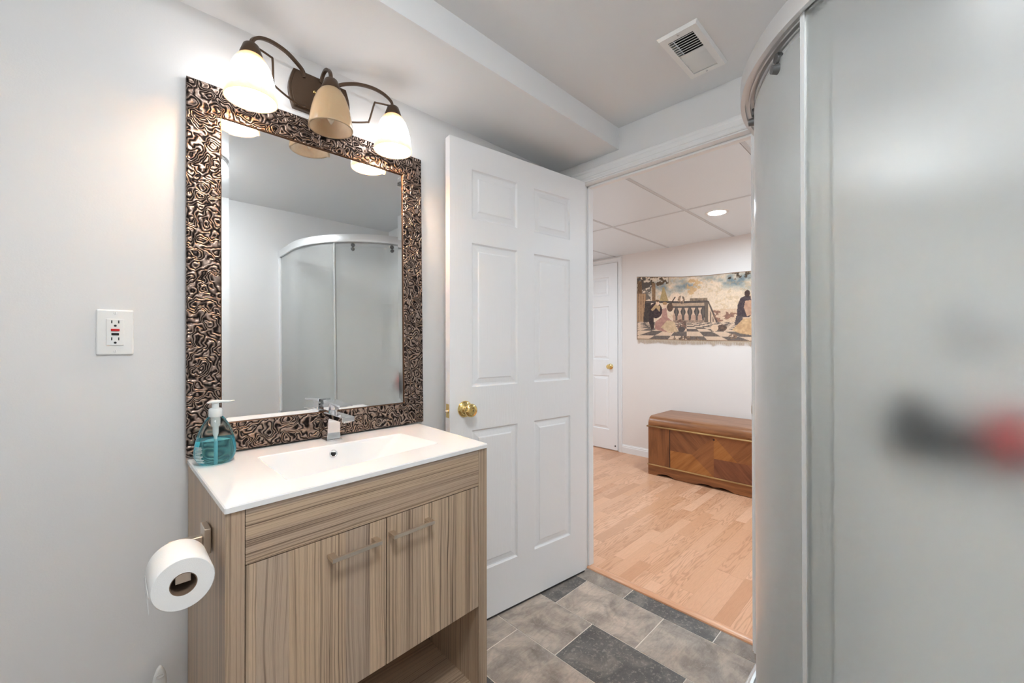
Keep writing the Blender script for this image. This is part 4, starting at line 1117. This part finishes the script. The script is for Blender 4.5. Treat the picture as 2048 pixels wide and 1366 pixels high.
    if ell(x, y, 1290, 930, 64, 42): c = mixc((140, 110, 90), (70, 58, 56), n3)
    if ell(x, y, 1195, 930, 48, 46): c = (224, 190, 160)
    if ell(x, y, 1430, 1040, 56, 34) and n2 > .35: c = mixc((200, 160, 128), (80, 66, 60), n3)
    # couple on the right
    if inpoly(x, y, [(1530, 560), (1610, 530), (1700, 560), (1720, 700), (1640, 800), (1480, 800), (1490, 650)]): c = mixc((98, 82, 80), (60, 48, 54), n3)
    if inpoly(x, y, [(1475, 780), (1560, 790), (1540, 900), (1450, 900)]): c = mixc((110, 96, 92), (70, 60, 62), n3)
    if inpoly(x, y, [(1590, 600), (1680, 590), (1700, 760), (1610, 790), (1570, 680)]): c = mixc((214, 172, 140), (170, 128, 108), n2)
    if inpoly(x, y, [(1560, 820), (1720, 810), (1860, 1010), (1700, 1025), (1520, 1000), (1415, 960)]): c = mixc((226, 188, 144), (184, 142, 104), n2)
    if ell(x, y, 1614, 510, 36, 42): c = mixc((90, 66, 58), (60, 46, 44), n3)
    if ell(x, y, 1690, 560, 34, 44): c = (228, 192, 164)
    if ell(x, y, 2000, 700, 110, 260) and n2 > .4: c = mixc((110, 90, 70), (64, 58, 50), n3)
    if y > 1085 or y < 246: c = (150, 120, 96)
    if x < 104: c = (110, 90, 72)
    w_ = .93+.12*n3
    return tuple(max(0, min(255, q*w_)) for q in c)
tapg = thing('tapestry', 'woven garden scene tapestry with bottom fringe hanging on the beige wall', 'tapestry', (XH, 1.5, 1.55))
XT = XH-.006
topz = [(2.190, 1.906), (1.95, 1.879), (1.70, 1.850), (1.45, 1.836), (1.25, 1.835), (1.10, 1.832), (.9, 1.830), (.62, 1.836)]
botz = [(2.190, 1.236), (1.70, 1.222), (1.10, 1.207), (.62, 1.205)]
def itp(T, y):
    for (a, za), (b, zb) in zip(T, T[1:]):
        if a >= y >= b:
            t = (a-y)/(a-b); return za+(zb-za)*t
    return T[-1][1] if y < T[-1][0] else T[0][1]
NX, NZ = 400, 150
bm = B(); cl = bm.verts.layers.float_color.new('weave'); gridv = []
for i in range(NX+1):
    y = 2.186+(.64-2.186)*i/NX; col = []
    pxl = 95+(2.186-y)/(2.186-1.10)*1560; t_ = (2.186-y)/1.086
    pxl = 95+1560*(t_*(1-.09)+.09*t_*t_)
    zt_, zb_ = itp(topz, y), itp(botz, y)
    for j in range(NZ+1):
        t = j/NZ; z = zb_+(zt_-zb_)*t
        xw = XT-.002*math.sin(y*9)*(1-t)-.0015*math.sin(y*23+t*3)
        v = bm.verts.new((xw, y, z)); cc = tap_col(pxl, 1102-(1102-238)*t); v[cl] = (lin(cc[0]/255), lin(cc[1]/255), lin(cc[2]/255), 1); col.append(v)
    gridv.append(col)
for i in range(NX):
    for j in range(NZ): bm.faces.new((gridv[i][j], gridv[i+1][j], gridv[i+1][j+1], gridv[i][j+1]))
x = N('woven tapestry'); at = x.n('ShaderNodeVertexColor', layer_name='weave')
wv = x.noise(x.map(x.co(), scale=(1, 1, 1)), 500, 2, .6)
x.base(at.outputs[0]); x.p(Roughness=.95); x.bump(wv, .5, .001)
tc = obj('woven_cloth', bm, x.m, tapg, smooth=True); sm_ = tc.modifiers.new('solid', 'SOLIDIFY'); sm_.thickness = .0025; sm_.offset = 0
bm = B(); random.seed(11)
for k in range(620):
    y = 2.18-1.53*k/620+random.uniform(-.002, .002); zb_ = itp(botz, y)+.004
    ln = .022+.020*vn_(y*22, 2)+random.uniform(0, .014); dy = random.uniform(-.006, .006)+.006*math.sin(y*60)
    x_ = XT-.001-random.uniform(0, .003); w_ = .0011
    p = [(x_, y-w_, zb_), (x_, y+w_, zb_), (x_-.001, y+dy*.5+w_, zb_-ln*.5), (x_-.001, y+dy*.5-w_, zb_-ln*.5), (x_+.001, y+dy+w_*.4, zb_-ln), (x_+.001, y+dy-w_*.4, zb_-ln)]
    v = [bm.verts.new(q) for q in p]; bm.faces.new((v[0], v[1], v[2], v[3])); bm.faces.new((v[3], v[2], v[4], v[5]))
fr_ = obj('fringe', bm, plain('cream fringe', rgb(206, 186, 164), .95), tapg); sm_ = fr_.modifiers.new('solid', 'SOLIDIFY'); sm_.thickness = .0008; fr_['kind'] = 'stuff'
